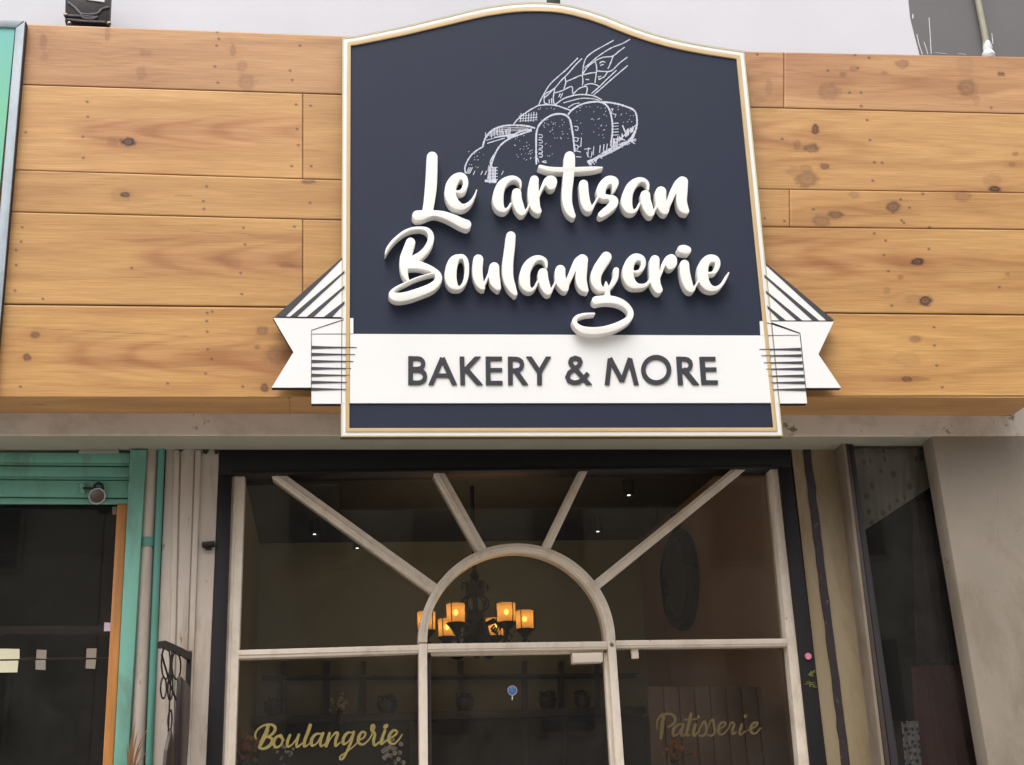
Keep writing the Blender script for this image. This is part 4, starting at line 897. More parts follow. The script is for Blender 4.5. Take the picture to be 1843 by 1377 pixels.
# gold script on the panes
def vinyl(nm, off, k, S, par, mm='gold_vinyl'):
    bo = 1.3 if mm != 'gold_vinyl' else 1.08
    lp = sdf_loops([cr([(off[0] + x / k, off[1] + y / k, r * bo / k) for x, y, r in s], 1.0) for s in S], 0.4, False, None, 0.7)
    plate(nm, lp, YG - 0.003, 0.0012, M[mm], par)
vinyl('gold_lettering', (440, 1280), 6.143, [
 [(262, 160, 15), (240, 240, 22), (200, 320, 22), (165, 400, 15)], [(128, 305, 9), (118, 262, 10), (150, 200, 10), (220, 156, 11), (300, 150, 13), (340, 185, 16), (320, 240, 15), (265, 280, 10)], [(240, 285, 9), (300, 300, 14), (302, 350, 18), (260, 395, 16), (200, 417, 13), (158, 400, 10)],
 [(400, 262, 10), (345, 295, 15), (322, 355, 16), (350, 400, 13), (400, 375, 11), (422, 320, 12), (405, 270, 12), (385, 280, 9), (440, 320, 7)],
 [(503, 265, 14), (475, 340, 15), (478, 392, 13), (530, 365, 8), (585, 290, 9), (600, 262, 14), (578, 340, 14), (583, 395, 12), (645, 350, 7)],
 [(727, 155, 18), (703, 230, 18), (668, 320, 17), (662, 388, 14), (705, 370, 7), (745, 325, 7)],
 [(850, 250, 8), (790, 255, 13), (745, 310, 17), (745, 378, 14), (800, 355, 8), (850, 270, 9)], [(868, 245, 15), (840, 330, 15), (848, 388, 12), (895, 360, 7)],
 [(940, 245, 14), (918, 320, 15), (902, 388, 14), (945, 310, 8), (1005, 240, 11), (1032, 250, 14), (1010, 320, 15), (1008, 384, 12), (1060, 345, 7)],
 [(1190, 238, 7), (1140, 240, 13), (1095, 300, 16), (1095, 362, 14), (1150, 335, 8), (1200, 250, 9)], [(1208, 230, 14), (1182, 330, 14), (1140, 430, 13), (1092, 520, 12), (1060, 532, 10), (1060, 498, 8), (1115, 462, 7), (1200, 395, 7), (1262, 335, 7)],
 [(1258, 325, 8), (1320, 290, 10), (1337, 242, 11), (1300, 230, 12), (1266, 280, 16), (1262, 345, 15), (1310, 368, 11), (1375, 315, 8), (1420, 235, 9), (1434, 165, 13), (1410, 158, 13), (1405, 210, 13), (1442, 250, 13), (1426, 330, 15), (1442, 378, 12), (1492, 340, 8)],
 [(1553, 215, 15), (1522, 300, 15), (1512, 362, 13), (1560, 332, 8), (1595, 300, 8)], [(1557, 172, 22), (1570, 160, 20)],
 [(1590, 303, 8), (1660, 270, 10), (1687, 228, 12), (1647, 213, 13), (1602, 270, 16), (1600, 338, 15), (1650, 362, 11), (1710, 310, 9), (1742, 258, 7)]], pl_)
vinyl('gold_lettering', (1160, 1270), 7.679, [
 [(262, 150, 18), (242, 300, 22), (226, 450, 16)], [(172, 310, 10), (180, 200, 11), (250, 125, 13), (370, 120, 14), (425, 180, 17), (400, 250, 15), (325, 300, 9)],
 [(520, 258, 9), (450, 270, 14), (402, 330, 17), (402, 412, 15), (470, 385, 9), (520, 290, 10)], [(537, 262, 15), (508, 370, 15), (518, 422, 11), (570, 390, 7)],
 [(642, 110, 15), (612, 250, 16), (582, 400, 15), (630, 405, 8)], [(550, 197, 9), (720, 188, 9)], [(705, 262, 15), (675, 375, 15), (692, 420, 11), (755, 345, 7)], [(742, 160, 16), (750, 152, 15)],
 [(745, 355, 7), (822, 220, 11), (852, 290, 15), (850, 380, 15), (795, 422, 13), (752, 405, 10)], [(860, 340, 7), (932, 190, 11), (960, 270, 15), (968, 370, 15), (920, 418, 13), (880, 400, 10)],
 [(1008, 345, 8), (1090, 290, 10), (1122, 242, 12), (1062, 238, 13), (1022, 310, 16), (1032, 390, 15), (1090, 392, 11), (1160, 320, 8)], [(1160, 320, 7), (1200, 235, 12), (1240, 260, 12), (1215, 340, 15), (1225, 395, 12), (1275, 360, 7)],
 [(1345, 265, 14), (1312, 370, 14), (1330, 400, 11), (1400, 350, 7)], [(1390, 150, 17), (1400, 142, 15)], [(1430, 340, 8), (1530, 290, 10), (1562, 242, 11), (1510, 238, 12), (1470, 300, 15), (1480, 372, 14), (1540, 382, 10), (1605, 310, 7)]], pr_, 'gold_vinyl_dull')
# round blue sticker on the door
st = thing('window_sticker', 'round blue sticker like a lollipop on the glass of the bakery door', 'sticker', U(922, 1243, YG - 0.004))
c = U(922, 1243, YG - 0.006)
part('disc', lathe(c, [(0.021, 0), (0.0225, 0.001), (0.0225, 0.004)], None, 24, 'Y'), M['blue'], st)
part('rim', tube([(c[0] + 0.022 * math.cos(a * math.pi / 12), c[1] - 0.001, c[2] + 0.022 * math.sin(a * math.pi / 12)) for a in range(24)], 0.0014, None, 6, True), M['lilac'], st)
part('stick', pr([(921.3, 1250), (922.9, 1250), (922.9, 1260), (921.3, 1260)], YG - 0.004, 0.002), M['paper'], st, False)

# ================================================================ bakery interior
ZC = 3.72
YBk = float(UZ(900, 975, ZC)[1]) ; YBk = min(YBk, 11.5)
XRt = float(U(1150, 975, YBk)[0]); XLt = float(U(455, 975, YBk)[0]) - 0.5
print('ROOM', YBk, XLt, XRt)
XRf = float(U(1395, 900, YP + 0.2)[0])
rm = thing('bakery_interior', 'dim bakery room with black ceiling and olive walls seen through the shop glass', 'room', (0, YBk, 0))
part('back_wall', box(((XLt + XRt) / 2, YBk + 0.05, 1.9), (XRt - XLt + 0.5, 0.1, 3.8)), M['room'], rm, False)
XRs = XRt
part('ceiling', box(((XLt + XRf) / 2 - 0.1, (YP + 0.2 + YBk) / 2 + 0.0, ZC + 0.05), (XRf - XLt + 1.2, YBk - YP - 0.24, 0.1)), M['black_ceiling'], rm, False)
part('side_wall', prism_w([(XRf + 0.01, YP + 0.16, 0.0), (XRt, YBk, 0.0), (XRt, YBk, 3.75), (XRf + 0.01, YP + 0.16, 3.75)], (0.1, 0.02, 0)), M['room_side'], rm, False)
XLf = float(U(425, 900, YP + 0.2)[0])
part('side_wall', prism_w([(XLf - 0.02, YP + 0.16, 0.0), (XLf - 0.02, YBk, 0.0), (XLf - 0.02, YBk, 3.75), (XLf - 0.02, YP + 0.16, 3.75)], (-0.1, 0.0, 0)), M['room'], rm, False)
part('header', box(((XLf + XRf) / 2, YP + 0.24, ZC + 0.02), (XRf - XLf + 0.1, 0.12, 0.3)), M['black_ceiling'], rm, False)
part('floor', box(((XLf + XRf) / 2, (YP + YBk) / 2 + 0.1, 0.012), (XRf - XLf + 0.3, YBk - YP, 0.02)), M['dark_wood'], rm, False)
# panel mouldings on the back wall
for x0, x1, y0, y1 in ():
    f = bmesh.new()
    Yw = YBk - 0.02
    for a, b in (((x0, y0), (x1, y0)), ((x0, y1), (x1, y1)), ((x0, y0), (x0, y1)), ((x1, y0), (x1, y1))): tube([U(*a, Yw), U(*b, Yw)], 0.011, f, 4)
    part('wall_panel', f, M['dark_wood'], rm)
# ribbed brown blind at the lower right
bl = thing('slatted_screen', 'brown screen of upright slats standing inside the right window pane', 'screen', U(1290, 1377, YP + 0.6))
Yq = YP + 0.7
for k in range(9):
    x = 1168 + k * 28; q = vquad((x - 2, 1236), (x + 24, 1236), (x + 32 + k, 1377), (x + 5 + k, 1377), Yq)
    part('slat', prism_w(q, (0, 0.02, 0), None, 0.003), M['blind'], bl)
# back cabinet
cab = thing('back_cabinet', 'dark shelf cabinet with black panels along the back wall of the bakery', 'cabinet', U(900, 1377, YBk - 0.4))
Yc = YBk - 0.5
zs = U(900, 1285, Yc)[2]
part('counter_top', box((U(760, 1285, Yc)[0], Yc + 0.22, zs), (2.9, 0.46, 0.05), None, 0.005), M['dark_wood'], cab)
for x0, x1 in ((487, 612), (618, 735), (768, 940), (952, 1012), (1020, 1088), (1124, 1160)):
    q = vquad((x0, 1296), (x1, 1296), (x1 + 2, 1377), (x0, 1377), Yc + 0.03); part('door_panel', prism_w(q, (0, 0.03, 0), None, 0.004), M['black'], cab)
part('carcass', prism_w(vquad((470, 1292), (1170, 1290), (1180, 1377), (465, 1377), Yc + 0.07), (0, 0.35, 0)), M['dark_wood'], cab, False)
for xx in (512, 590, 655, 830, 945, 1010, 1075):
    part('upright', prism_w([U(xx - 4, 1190, YBk - 0.06), U(xx + 4, 1190, YBk - 0.06), U(xx + 4, 1285, YBk - 0.06), U(xx - 4, 1285, YBk - 0.06)], (0, 0.05, 0)), M['dark_wood'], cab, False)
part('shelf', prism_w([U(470, 1216, YBk - 0.2), U(1150, 1212, YBk - 0.2), U(1150, 1215, YBk - 0.2), U(470, 1219, YBk - 0.2)], (0, 0.18, 0)), M['dark_wood'], cab, False)
def bowl(x, y, w_, lab):
    t = thing('bowl', lab, 'bowl', U(x, y + 8, Yc + 0.15)); c = U(x, y + 8, Yc + 0.15); c[2] = zs + 0.026; t.location = Vector(c); r = w_ / 2 * 0.0042
    part('bowl_body', lathe(c, [(r * .5, 0), (r * .9, 0.04), (r, 0.085), (r * .94, 0.088), (r * .8, 0.05), (r * .3, 0.03)], None, 18), M['pot'], t)
    bm = bmesh.new()
    for k in range(26):
        a, q = random.uniform(0, 6.28), random.random() ** .5 * r * .8; lathe((c[0] + q * math.cos(a), c[1] + q * math.sin(a), c[2] + 0.09 + random.uniform(0, .03)), [(0.003, -.012), (.016, 0), (.003, .012)], bm, 6)
    part('dried_buds', bm, M['stem_green'], t)
bowl(492, 1262, 30, 'leftmost dark bowl of dried buds on the back cabinet'); bowl(697, 1258, 32, 'dark bowl of dried buds just left of the door post on the back cabinet')
bowl(836, 1255, 30, 'dark bowl of dried buds left of the blue sticker on the back cabinet'); bowl(985, 1252, 30, 'dark bowl of dried buds right of the blue sticker on the back cabinet'); bowl(1048, 1252, 26, 'dark bowl of dried buds nearest the right door post on the back cabinet')
def bouquet(x, y, w_, mp_, lab, Yq, n=26):
    c = U(x, y, Yq); t = thing('flower_vase', lab, 'flowers', c); s = w_ * 0.0030
    part('vase', lathe((c[0], c[1], c[2] - s * 1.9), [(s * .3, 0), (s * .45, s * .5), (s * .25, s * 1.1), (s * .34, s * 1.3)], None, 14), M['pot'], t)
    bm = bmesh.new(); bg_ = bmesh.new()
    for k in range(n):
        p = Vector((random.gauss(0, .45), random.gauss(0, .4), random.gauss(0, .42))) * s; q = Vector(c) + p
        tube([Vector((c[0], c[1], c[2] - s * .8)), (q + Vector((c[0], c[1], c[2] - s * .5))) / 2, q], 0.0018, bg_, 4)
        for j in range(7):
            a = j * 2 * math.pi / 7 + k; r_ = s * .16; u = Vector((math.cos(a), -0.3, math.sin(a))) * r_; v = Vector((-math.sin(a), 0.1, math.cos(a))) * r_ * .4
            bm.faces.new([bm.verts.new(q), bm.verts.new(q + u * .7 + v), bm.verts.new(q + u), bm.verts.new(q + u * .7 - v)])
    part('blossom', bm, M[mp_], t, False); part('stem', bg_, M['stem_green'], t)
bouquet(438, 1345, 26, 'petal', 'bunch of orange flowers just inside the left edge of the left pane', YP + 0.35, 34)
bouquet(612, 1268, 22, 'petal_white', 'pale flowers in a vase on the back cabinet, above the gold script', Yc + 0.0, 24)
bouquet(698, 1352, 28, 'petal_white', 'pale pink flowers under the end of the gold script in the left pane', YP + 0.9, 22)
bouquet(510, 1356, 20, 'petal_white', 'small pale flowers under the start of the gold script in the left pane', YP + 0.9, 12)
bouquet(1213, 1352, 24, 'petal', 'small orange flowers under the gold script in the right pane', YP + 0.5, 16)
# oval-looking round clock on the right side wall
def wall_pt(px, py):
    d = ray(px, py); p1, p2 = np.array([XRf + 0.01, YP + 0.16]), np.array([XRt, YBk]); e = p2 - p1; nrm = np.array([-e[1], e[0]])
    s = nrm.dot(p1) / (nrm[0] * d[0] + nrm[1] * d[1]); return CAM + d * s, e / np.linalg.norm(e), nrm / np.linalg.norm(nrm)
c, ev, nv = wall_pt(1232, 1044)
r_top = abs(wall_pt(1232, 950)[0][2] - wall_pt(1232, 1138)[0][2]) / 2
ck = thing('wall_mirror', 'large dark round mirror in a thick frame on the right wall inside the bakery', 'mirror', c)
nv3 = Vector((nv[0], nv[1], 0)); nv3 = nv3 if nv3.x < 0 else -nv3; e3 = Vector((ev[0], ev[1], 0)); c3 = Vector(c) + nv3 * 0.03
ring = [c3 + (e3 * math.cos(a * math.pi / 24) + Vector((0, 0, 1)) * math.sin(a * math.pi / 24)) * r_top * 0.85 for a in range(48)]
part('rim', tube(ring, r_top * 0.15, None, 8, True), M['soot'], ck)
bm = bmesh.new(); bm.faces.new([bm.verts.new(p + nv3 * 0.01) for p in ring]); part('mirror_glass', bm, mat('dull_mirror', (0.02, 0.018, 0.022), 0.5, 0.3, 3, 0, spec=0.6), ck, False)
part('hook', tube([c3 + Vector((0, 0, r_top)), c3 + Vector((0, 0, r_top * 1.35))], 0.03, None, 8), M['soot'], ck)
# ceiling spotlights
spot_m = emis('spotlight_lens', (1, 0.93, 0.82), 2.0)
for i, (x, y, lab) in enumerate(((1132, 893, 'black ceiling spotlight high on the right, nearest the street'), (1076, 958, 'black ceiling spotlight right of the arch crown'), (566, 963, 'black ceiling spotlight on the far left'), (643, 988, 'black ceiling spotlight between two left glazing bars'))):
    p = UZ(x, y, ZC - 0.10)
    if p[1] > YBk - 0.1: p = U(x, y, YBk - 0.15)
    t = thing('ceiling_spotlight', lab, 'spotlight', (p[0], p[1], ZC), 'spotlights on the bakery ceiling')
    part('housing', lathe((p[0], p[1], p[2]), [(0.022, 0.012), (0.032, 0.0), (0.032, 0.09), (0.02, 0.11)], None, 16), M['black'], t)
    part('lens', lathe((p[0], p[1], p[2] + 0.004), [(0.009, 0), (0.009, 0.006)], None, 16), spot_m, t)
# ---- chandelier
YH = YP + 1.35
ch = thing('chandelier', 'black iron chandelier with six glowing amber shades behind the arch', 'chandelier', U(856, 1030, YH))
cc = U(856, 1105, YH); sp = (YH / 0.94) / F     # metres per pixel there
def hz(y): return U(856, y + 7, YH)[2]
X0, Y0 = cc[0], cc[1]
part('rod', tube([(X0, Y0, hz(1040)), (X0, Y0, ZC)], 0.012, None, 8), M['iron'], ch)
part('crown', lathe((X0, Y0, 0), [(0.01, hz(1018)), (0.026, hz(1028)), (0.022, hz(1038)), (0.075, hz(1043)), (0.058, hz(1050)), (0.06, hz(1060)), (0.05, hz(1066)), (0.02, hz(1070))], None, 16), M['soot'], ch)
part('column', lathe((X0, Y0, 0), [(0.015, hz(1068)), (0.016, hz(1090)), (0.055, hz(1100)), (0.045, hz(1112)), (0.07, hz(1120)), (0.085, hz(1138)), (0.05, hz(1160)), (0.01, hz(1178))], None, 16), M['soot'], ch)
bm = bmesh.new()
for k in range(8):
    a = k * math.pi / 4
    P = [(0.02, 1062), (0.055, 1068), (0.078, 1076), (0.07, 1088), (0.04, 1096), (0.02, 1100)]
    s = cr([(r_, y, 0) for r_, y in [(p[0] * 1000, p[1]) for p in P]], 6)
    tube([(X0 + q[0] / 1000 * math.cos(a), Y0 + q[0] / 1000 * math.sin(a), hz(q[1])) for q in s], 0.007, bm, 6)
part('cage', bm, M['soot'], ch)
bm = bmesh.new()
for k in range(4):
    a = k * math.pi / 2 + 0.4
    P = [(0.05, 1052), (0.08, 1044), (0.088, 1050), (0.078, 1056)]
    tube([(X0 + q[0] * math.cos(a), Y0 + q[0] * math.sin(a), hz(q[1])) for q in P], 0.008, bm, 6)
for k in range(8):
    a = k * math.pi / 4 + 0.2
    P = [(0.06, 1118), (0.12, 1112), (0.15, 1122), (0.13, 1134), (0.10, 1128), (0.12, 1122)]
    tube([(X0 + q[0] * math.cos(a), Y0 + q[0] * math.sin(a), hz(q[1])) for q in P], 0.009, bm, 6)
part('scroll', bm, M['soot'], ch)
shade_m = bpy.data.materials.new('amber_shade_glass'); shade_m.use_nodes = True; n = shade_m.node_tree.nodes; l = shade_m.node_tree.links
n.remove(n['Principled BSDF']); em = n.new('ShaderNodeEmission'); em.inputs[0].default_value = (1.0, 0.33, 0.05, 1); em.inputs[1].default_value = 0.42
tr = n.new('ShaderNodeBsdfTransparent'); tr.inputs[0].default_value = (1, 0.7, 0.35, 1); tl_ = n.new('ShaderNodeBsdfTranslucent'); tl_.inputs[0].default_value = (0.9, 0.5, 0.2, 1)
tl_.inputs[0].default_value = (0.10, 0.056, 0.017, 1); em.inputs[1].default_value = 0.10
m1 = n.new('ShaderNodeMixShader'); m1.inputs[0].default_value = 0.30; l.new(tl_.outputs[0], m1.inputs[1]); l.new(tr.outputs[0], m1.inputs[2])
m2 = n.new('ShaderNodeAddShader'); l.new(m1.outputs[0], m2.inputs[0]); l.new(em.outputs[0], m2.inputs[1]); l.new(m2.outputs[0], n['Material Output'].inputs[0])
bulb_m = emis('candle_bulb', (1.0, 0.60, 0.22), 3.2)
RC = 84 * sp
for k in range(6):
    a = k * math.pi / 3 + 0.02
    x, y = X0 + RC * math.cos(a), Y0 + RC * math.sin(a)
    zb, zt = hz(1126), hz(1094)
    P = [(0.10, 1132), (0.35, 1160), (0.62, 1170), (0.9, 1160), (1.0, 1140), (1.0, 1128)]
    s = cr([(p[0] * 1000, p[1], 0) for p in P], 30)
    arm = part('arm', tube([(X0 + RC * q[0] / 1000 * math.cos(a), Y0 + RC * q[0] / 1000 * math.sin(a), hz(q[1])) for q in s], 0.012, None, 6), M['soot'], ch)
    bm = lathe((x, y, 0), [(0.012, hz(1142)), (0.03, hz(1136)), (0.052, hz(1129)), (0.056, hz(1127))], None, 14)
    for j in range(3):
        b = a + j * 2.1; tube([(x + 0.055 * math.cos(b), y + 0.055 * math.sin(b), hz(1128)), (x + 0.061 * math.cos(b), y + 0.061 * math.sin(b), hz(1112)), (x + 0.058 * math.cos(b), y + 0.058 * math.sin(b), hz(1092))], 0.003, bm, 5)
    tube([(x, y, hz(1142)), (x + 0.03, y, hz(1152)), (x + 0.01, y, hz(1160)), (x - 0.02, y, hz(1152))], 0.005, bm, 6)
    part('cup', bm, M['soot'], arm)
    bm = bmesh.new(); nseg = 20; rg = []
    for z_, r_ in ((zb, 0.050), (zb + (zt - zb) * .5, 0.051), (zt, 0.053)):
        rg.append([bm.verts.new((x + r_ * math.cos(j * 2 * math.pi / nseg), y + r_ * math.sin(j * 2 * math.pi / nseg), z_)) for j in range(nseg)])
    for A1, B1 in zip(rg, rg[1:]):
        for j in range(nseg): bm.faces.new([A1[j], A1[(j + 1) % nseg], B1[(j + 1) % nseg], B1[j]])
    part('lamp_shade', bm, shade_m, arm)
    zm = (zb * .45 + zt * .55)
    pl = bpy.data.lights.new('bulb_light', 'POINT'); pl.energy = 1.5; pl.color = (1, 0.72, 0.42); pl.shadow_soft_size = 0.03; po = bpy.data.objects.new('bulb_light', pl); col.objects.link(po); po.parent = arm; po.matrix_basis = Matrix.Translation((x, y, zm))
    part('bulb', lathe((x, y, zm), [(0.002, -0.018), (0.011, -0.012), (0.015, 0.0), (0.011, 0.012), (0.002, 0.018)], None, 12), bulb_m, arm)

# ================================================================ neighbour shop on the left
YT = YP - 0.01
sh = thing('roller_shutter', 'teal roller shutter mostly rolled up over the dark doorway at the left', 'shutter', U(120, 905, YT))
for (a, b, c_, d_) in (((-330, 812), (234, 815), (234, 833.5), (-330, 829)), ((-330, 836), (234, 840.5), (234, 858.5), (-330, 855)), ((-330, 862), (233, 865), (231, 896), (-330, 891)), ((-330, 893), (231, 898), (230, 906), (-330, 904))):
    part('slat', pr([a, b, c_, d_], YT + 0.02, 0.03, None, 0.005), M['teal'], sh)
for (a, b, c_, d_) in (((-330, 830.5), (234, 834.8), (234, 839), (-330, 834.6)), ((-330, 856.3), (234, 859.8), (234, 864), (-330, 860.6))):
    part('slat_joint', pr([a, b, c_, d_], YT + 0.03, 0.02, None, 0.001), M['teal'], sh)
part('guide_rail', vbar((234.5, 809), (263.5, 809), (230, 1377), (204, 1377), YT - 0.02, 0.14, None, 0.004), M['teal'], sh)
part('ledge', pr([(143, 808), (213, 808), (214, 814), (141, 814.5)], YT - 0.0, 0.05, None, 0.002), M['soffit'], sh)
dw = thing('shop_doorway', 'dark glazed doorway with varnished orange post under the teal shutter', 'doorway', U(100, 1377, YT + 0.1))
part('post', vbar((211, 907), (229, 907), (203.5, 1377), (184.5, 1377), YT + 0.03, 0.08, None, 0.004), M['orange_wood'], dw)
Yg2 = YT + 0.09
bm = vbar((-330, 890), (212, 896), (186, 1377), (-330, 1377), Yg2, 0.006); f = [x for x in bm.faces if abs(x.normal.y) < 0.5 or x.calc_center_median().y > Yg2 + 0.003]; bmesh.ops.delete(bm, geom=f, context='FACES')
part('glass', bm, M['glass_left'], dw, False)
xa_, xb_ = U(-330, 900, YT)[0], U(262, 900, YT)[0]
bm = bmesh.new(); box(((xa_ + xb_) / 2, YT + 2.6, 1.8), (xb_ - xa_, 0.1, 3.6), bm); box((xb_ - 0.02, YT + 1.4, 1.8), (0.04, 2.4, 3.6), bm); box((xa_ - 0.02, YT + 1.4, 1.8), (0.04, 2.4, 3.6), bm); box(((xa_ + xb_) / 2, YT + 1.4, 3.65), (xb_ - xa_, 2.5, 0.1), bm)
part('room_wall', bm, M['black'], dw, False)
bm = bmesh.new(); pr([(-330, 1128), (200, 1126), (199, 1140), (-330, 1143)], Yg2 + 0.35, 0.05, bm, 0.003); pr([(-330, 1185), (197, 1183), (197, 1187), (-330, 1189)], Yg2 + 0.3, 0.04, bm, 0.002)
part('rail', bm, M['dark_wood'], dw)
for q, lab, mm_ in (([(-30, 1167), (35, 1168), (35, 1186), (-30, 1187)], 'cream sheet of paper, the upper of two at the far left of the doorway', 'paper'), ([(-30, 1190), (33, 1189), (31, 1210), (-30, 1211)], 'cream sheet of paper, the lower of two at the far left of the doorway', 'paper'),
                    ([(66, 1169), (84, 1170), (83, 1186), (65, 1185)], 'small grey tag, upper left of four in the dark doorway', 'tag'), ([(64, 1188), (82, 1188), (82, 1206), (64, 1205)], 'small grey tag, lower left of four in the dark doorway', 'tag'),
                    ([(156, 1167), (174, 1167), (173, 1184), (155, 1184)], 'small grey tag, upper right of four in the dark doorway', 'tag'), ([(155, 1187), (173, 1187), (171, 1204), (154, 1203)], 'small grey tag, lower right of four in the dark doorway', 'tag'),
                    ([(188, 1120), (200, 1121), (199, 1136), (187, 1136)], 'small lilac sticker against the orange post of the doorway', 'lilac'), ([(202, 912), (210, 912), (210, 926), (202, 926)], 'small grey sticker at the top of the orange post', 'tag')):
    nm = 'paper_sheet' if mm_ == 'paper' else ('sticker' if 'sticker' in lab else 'paper_tag')
    o = part(nm, pr(q, Yg2 - 0.004, 0.002), M[mm_], None, False); tag(o, lab, nm.split('_')[-1])
# padlock and hasp
pk = thing('padlock', 'round steel padlock hanging from a hasp on the bottom slat of the teal shutter', 'padlock', U(175, 894, YT))
YO = YT + 0.0
part('body', lathe(U(175, 893, YO - 0.012), [(0.030, -0.008), (0.040, -0.004), (0.042, 0.004), (0.040, 0.014), (0.02, 0.016)], None, 28, 'Y'), M['steel'], pk)
c = Vector(U(175, 893, YO - 0.022)); part('rim', tube([c + Vector((0.037 * math.cos(a * math.pi / 16), 0, 0.037 * math.sin(a * math.pi / 16))) for a in range(32)], 0.004, None, 6, True), M['alu'], pk)
part('shackle', tube([U(x, y, YO - 0.01) for x, y in ((171, 884), (170, 874), (176, 869), (184, 872), (185, 882))], 0.007, None, 8), M['iron'], pk)
hp = thing('hasp', 'teal painted hasp bolted to the shutter slat beside the padlock', 'hasp', U(160, 880, YT))
part('bolt_bar', tube([U(149, 879, YO + 0.0), U(178, 879, YO + 0.0)], 0.006, None, 8), M['iron'], hp)
part('base_plate', pr([(144, 869), (153, 869), (153, 888), (144, 888)], YO + 0.004, 0.016, None, 0.003), M['teal'], hp); part('base_plate', pr([(176, 868), (190, 868), (190, 885), (176, 885)], YO + 0.004, 0.016, None, 0.003), M['teal'], hp)
# pipes beside the shutter
wp = thing('downpipe', 'thick white downpipe with a teal clamp beside the shutter frame', 'pipe', U(246, 1377, YP))
def vpipe(x0, y0, x1, y1, r, Y):
    a, b = U(x0, y0, Y), U(x1, y1, Y); b = a + (b - a) * (a[2] / (a[2] - b[2])); return [a, a * .5 + b * .5, b]
part('tube', tube(vpipe(274, 806, 246, 1377, 0, YP + 0.02), 0.034, None, 20), M['white_pillar'], wp)
c = Vector(U(266.5, 977, YP + 0.02)); part('clamp', tube([c + Vector((0, 0, -0.022)), c + Vector((0, 0, 0.022))], 0.039, None, 20), M['teal_pipe'], wp)
part('clamp_bolt', tube([c + Vector((0.035, -0.03, 0)), c + Vector((0.055, -0.03, 0))], 0.007, None, 8), M['iron'], wp)
tp = thing('conduit', 'thin teal conduit running down between the white downpipe and the pillar', 'pipe', U(268, 1377, YP))
part('tube', tube(vpipe(291, 806, 268, 1377, 0, YP - 0.01), 0.0165, None, 16), M['teal_pipe'], tp)
hk = thing('wall_hook', 'short black iron lug sticking out of the white pillar beside the navy frame', 'hook', U(374, 980, YP))
part('lug', pr([(363, 975), (386, 973), (386, 982), (363, 984)], YP - 0.03, 0.03, None, 0.003), M['iron'], hk); part('shank', pr([(368, 985), (381, 984), (380, 989), (370, 989)], YP - 0.02, 0.02, None, 0.002), M['iron'], hk)
# ---- wrought-iron bracket carrying a board seen nearly edge-on
ib = thing('iron_sign_bracket', 'wrought iron scroll bracket projecting from the white pillar', 'bracket', U(340, 1180, YP))
w0 = Vector(U(341, 1176, YP - 0.01)); dY = -0.48
def bp_(t, dz): return Vector((w0.x - 0.075 * t, w0.y + dY * t, w0.z + dz))
bm = bmesh.new()
tip = -0.075
top_l = [bp_(0, 0.0), bp_(.35, 0.0), bp_(.7, -0.004), bp_(0.92, -0.008), bp_(1.04, -0.022)]
for a, b in zip(top_l, top_l[1:]):
    prism_w([a + Vector((-.008, 0, 0)), b + Vector((-.008, 0, 0)), b + Vector((-.008, 0, -.028)), a + Vector((-.008, 0, -.035))], (0.018, 0, 0), bm)
part('arm', bm, M['iron'], ib, False)
part('wall_plate', prism_w([w0 + Vector((-.012, 0.0, .01)), w0 + Vector((.012, 0.0, .01)), w0 + Vector((.012, 0, -.34)), w0 + Vector((-.012, 0, -.34))], (0, -0.012, 0), None, 0.002), M['iron'], ib)
bm = bmesh.new()
def scroll(cy, cz, ry, rz, a0=0, a1=6.28, r=0.0042):
    tube([Vector((w0.x - 0.075 * (cy + ry / -dY * -math.cos(a0 + (a1 - a0) * k / 16) * -1), w0.y + dY * cy + ry * -math.cos(a0 + (a1 - a0) * k / 16), w0.z + cz + rz * math.sin(a0 + (a1 - a0) * k / 16))) for k in range(17)], r, bm, 6)
scroll(.80, -.095, .07, .07); scroll(.84, -.205, .045, .045); scroll(.45, -.085, .075, .06); scroll(.62, -.19, .04, .055); scroll(.58, -.33, .03, .045)
tube([bp_(0.0, -.33), bp_(.3, -.26), bp_(.62, -.18), bp_(.95, -.07)], 0.005, bm, 6)
part('scroll', bm, M['iron'], ib)
hb = thing('hanging_board', 'dark narrow board hanging under the iron bracket, seen almost edge-on', 'sign', U(325, 1280, YP - 0.3))
bm = prism_w([bp_(.06, -.16), bp_(.42, -.13), bp_(.44, -.40), bp_(.40, -0.56), bp_(.10, -.55), bp_(.06, -.40)], (0.02, 0, 0), None, 0.003)
part('panel', bm, M['pot'], hb)
bm = prism_w([bp_(.62, -.37), bp_(.74, -.46), bp_(.80, -.60), bp_(.82, -0.95), bp_(.42, -0.92), bp_(.44, -.58), bp_(.50, -.46)], (0.016, 0, 0), None, 0.003)
part('lower_panel', bm, M['dark_wood'], hb)
bm = bmesh.new(); tube([bp_(.62, -.02), bp_(.62, -.38)], 0.004, bm, 6); part('chain', bm, M['iron'], hb)
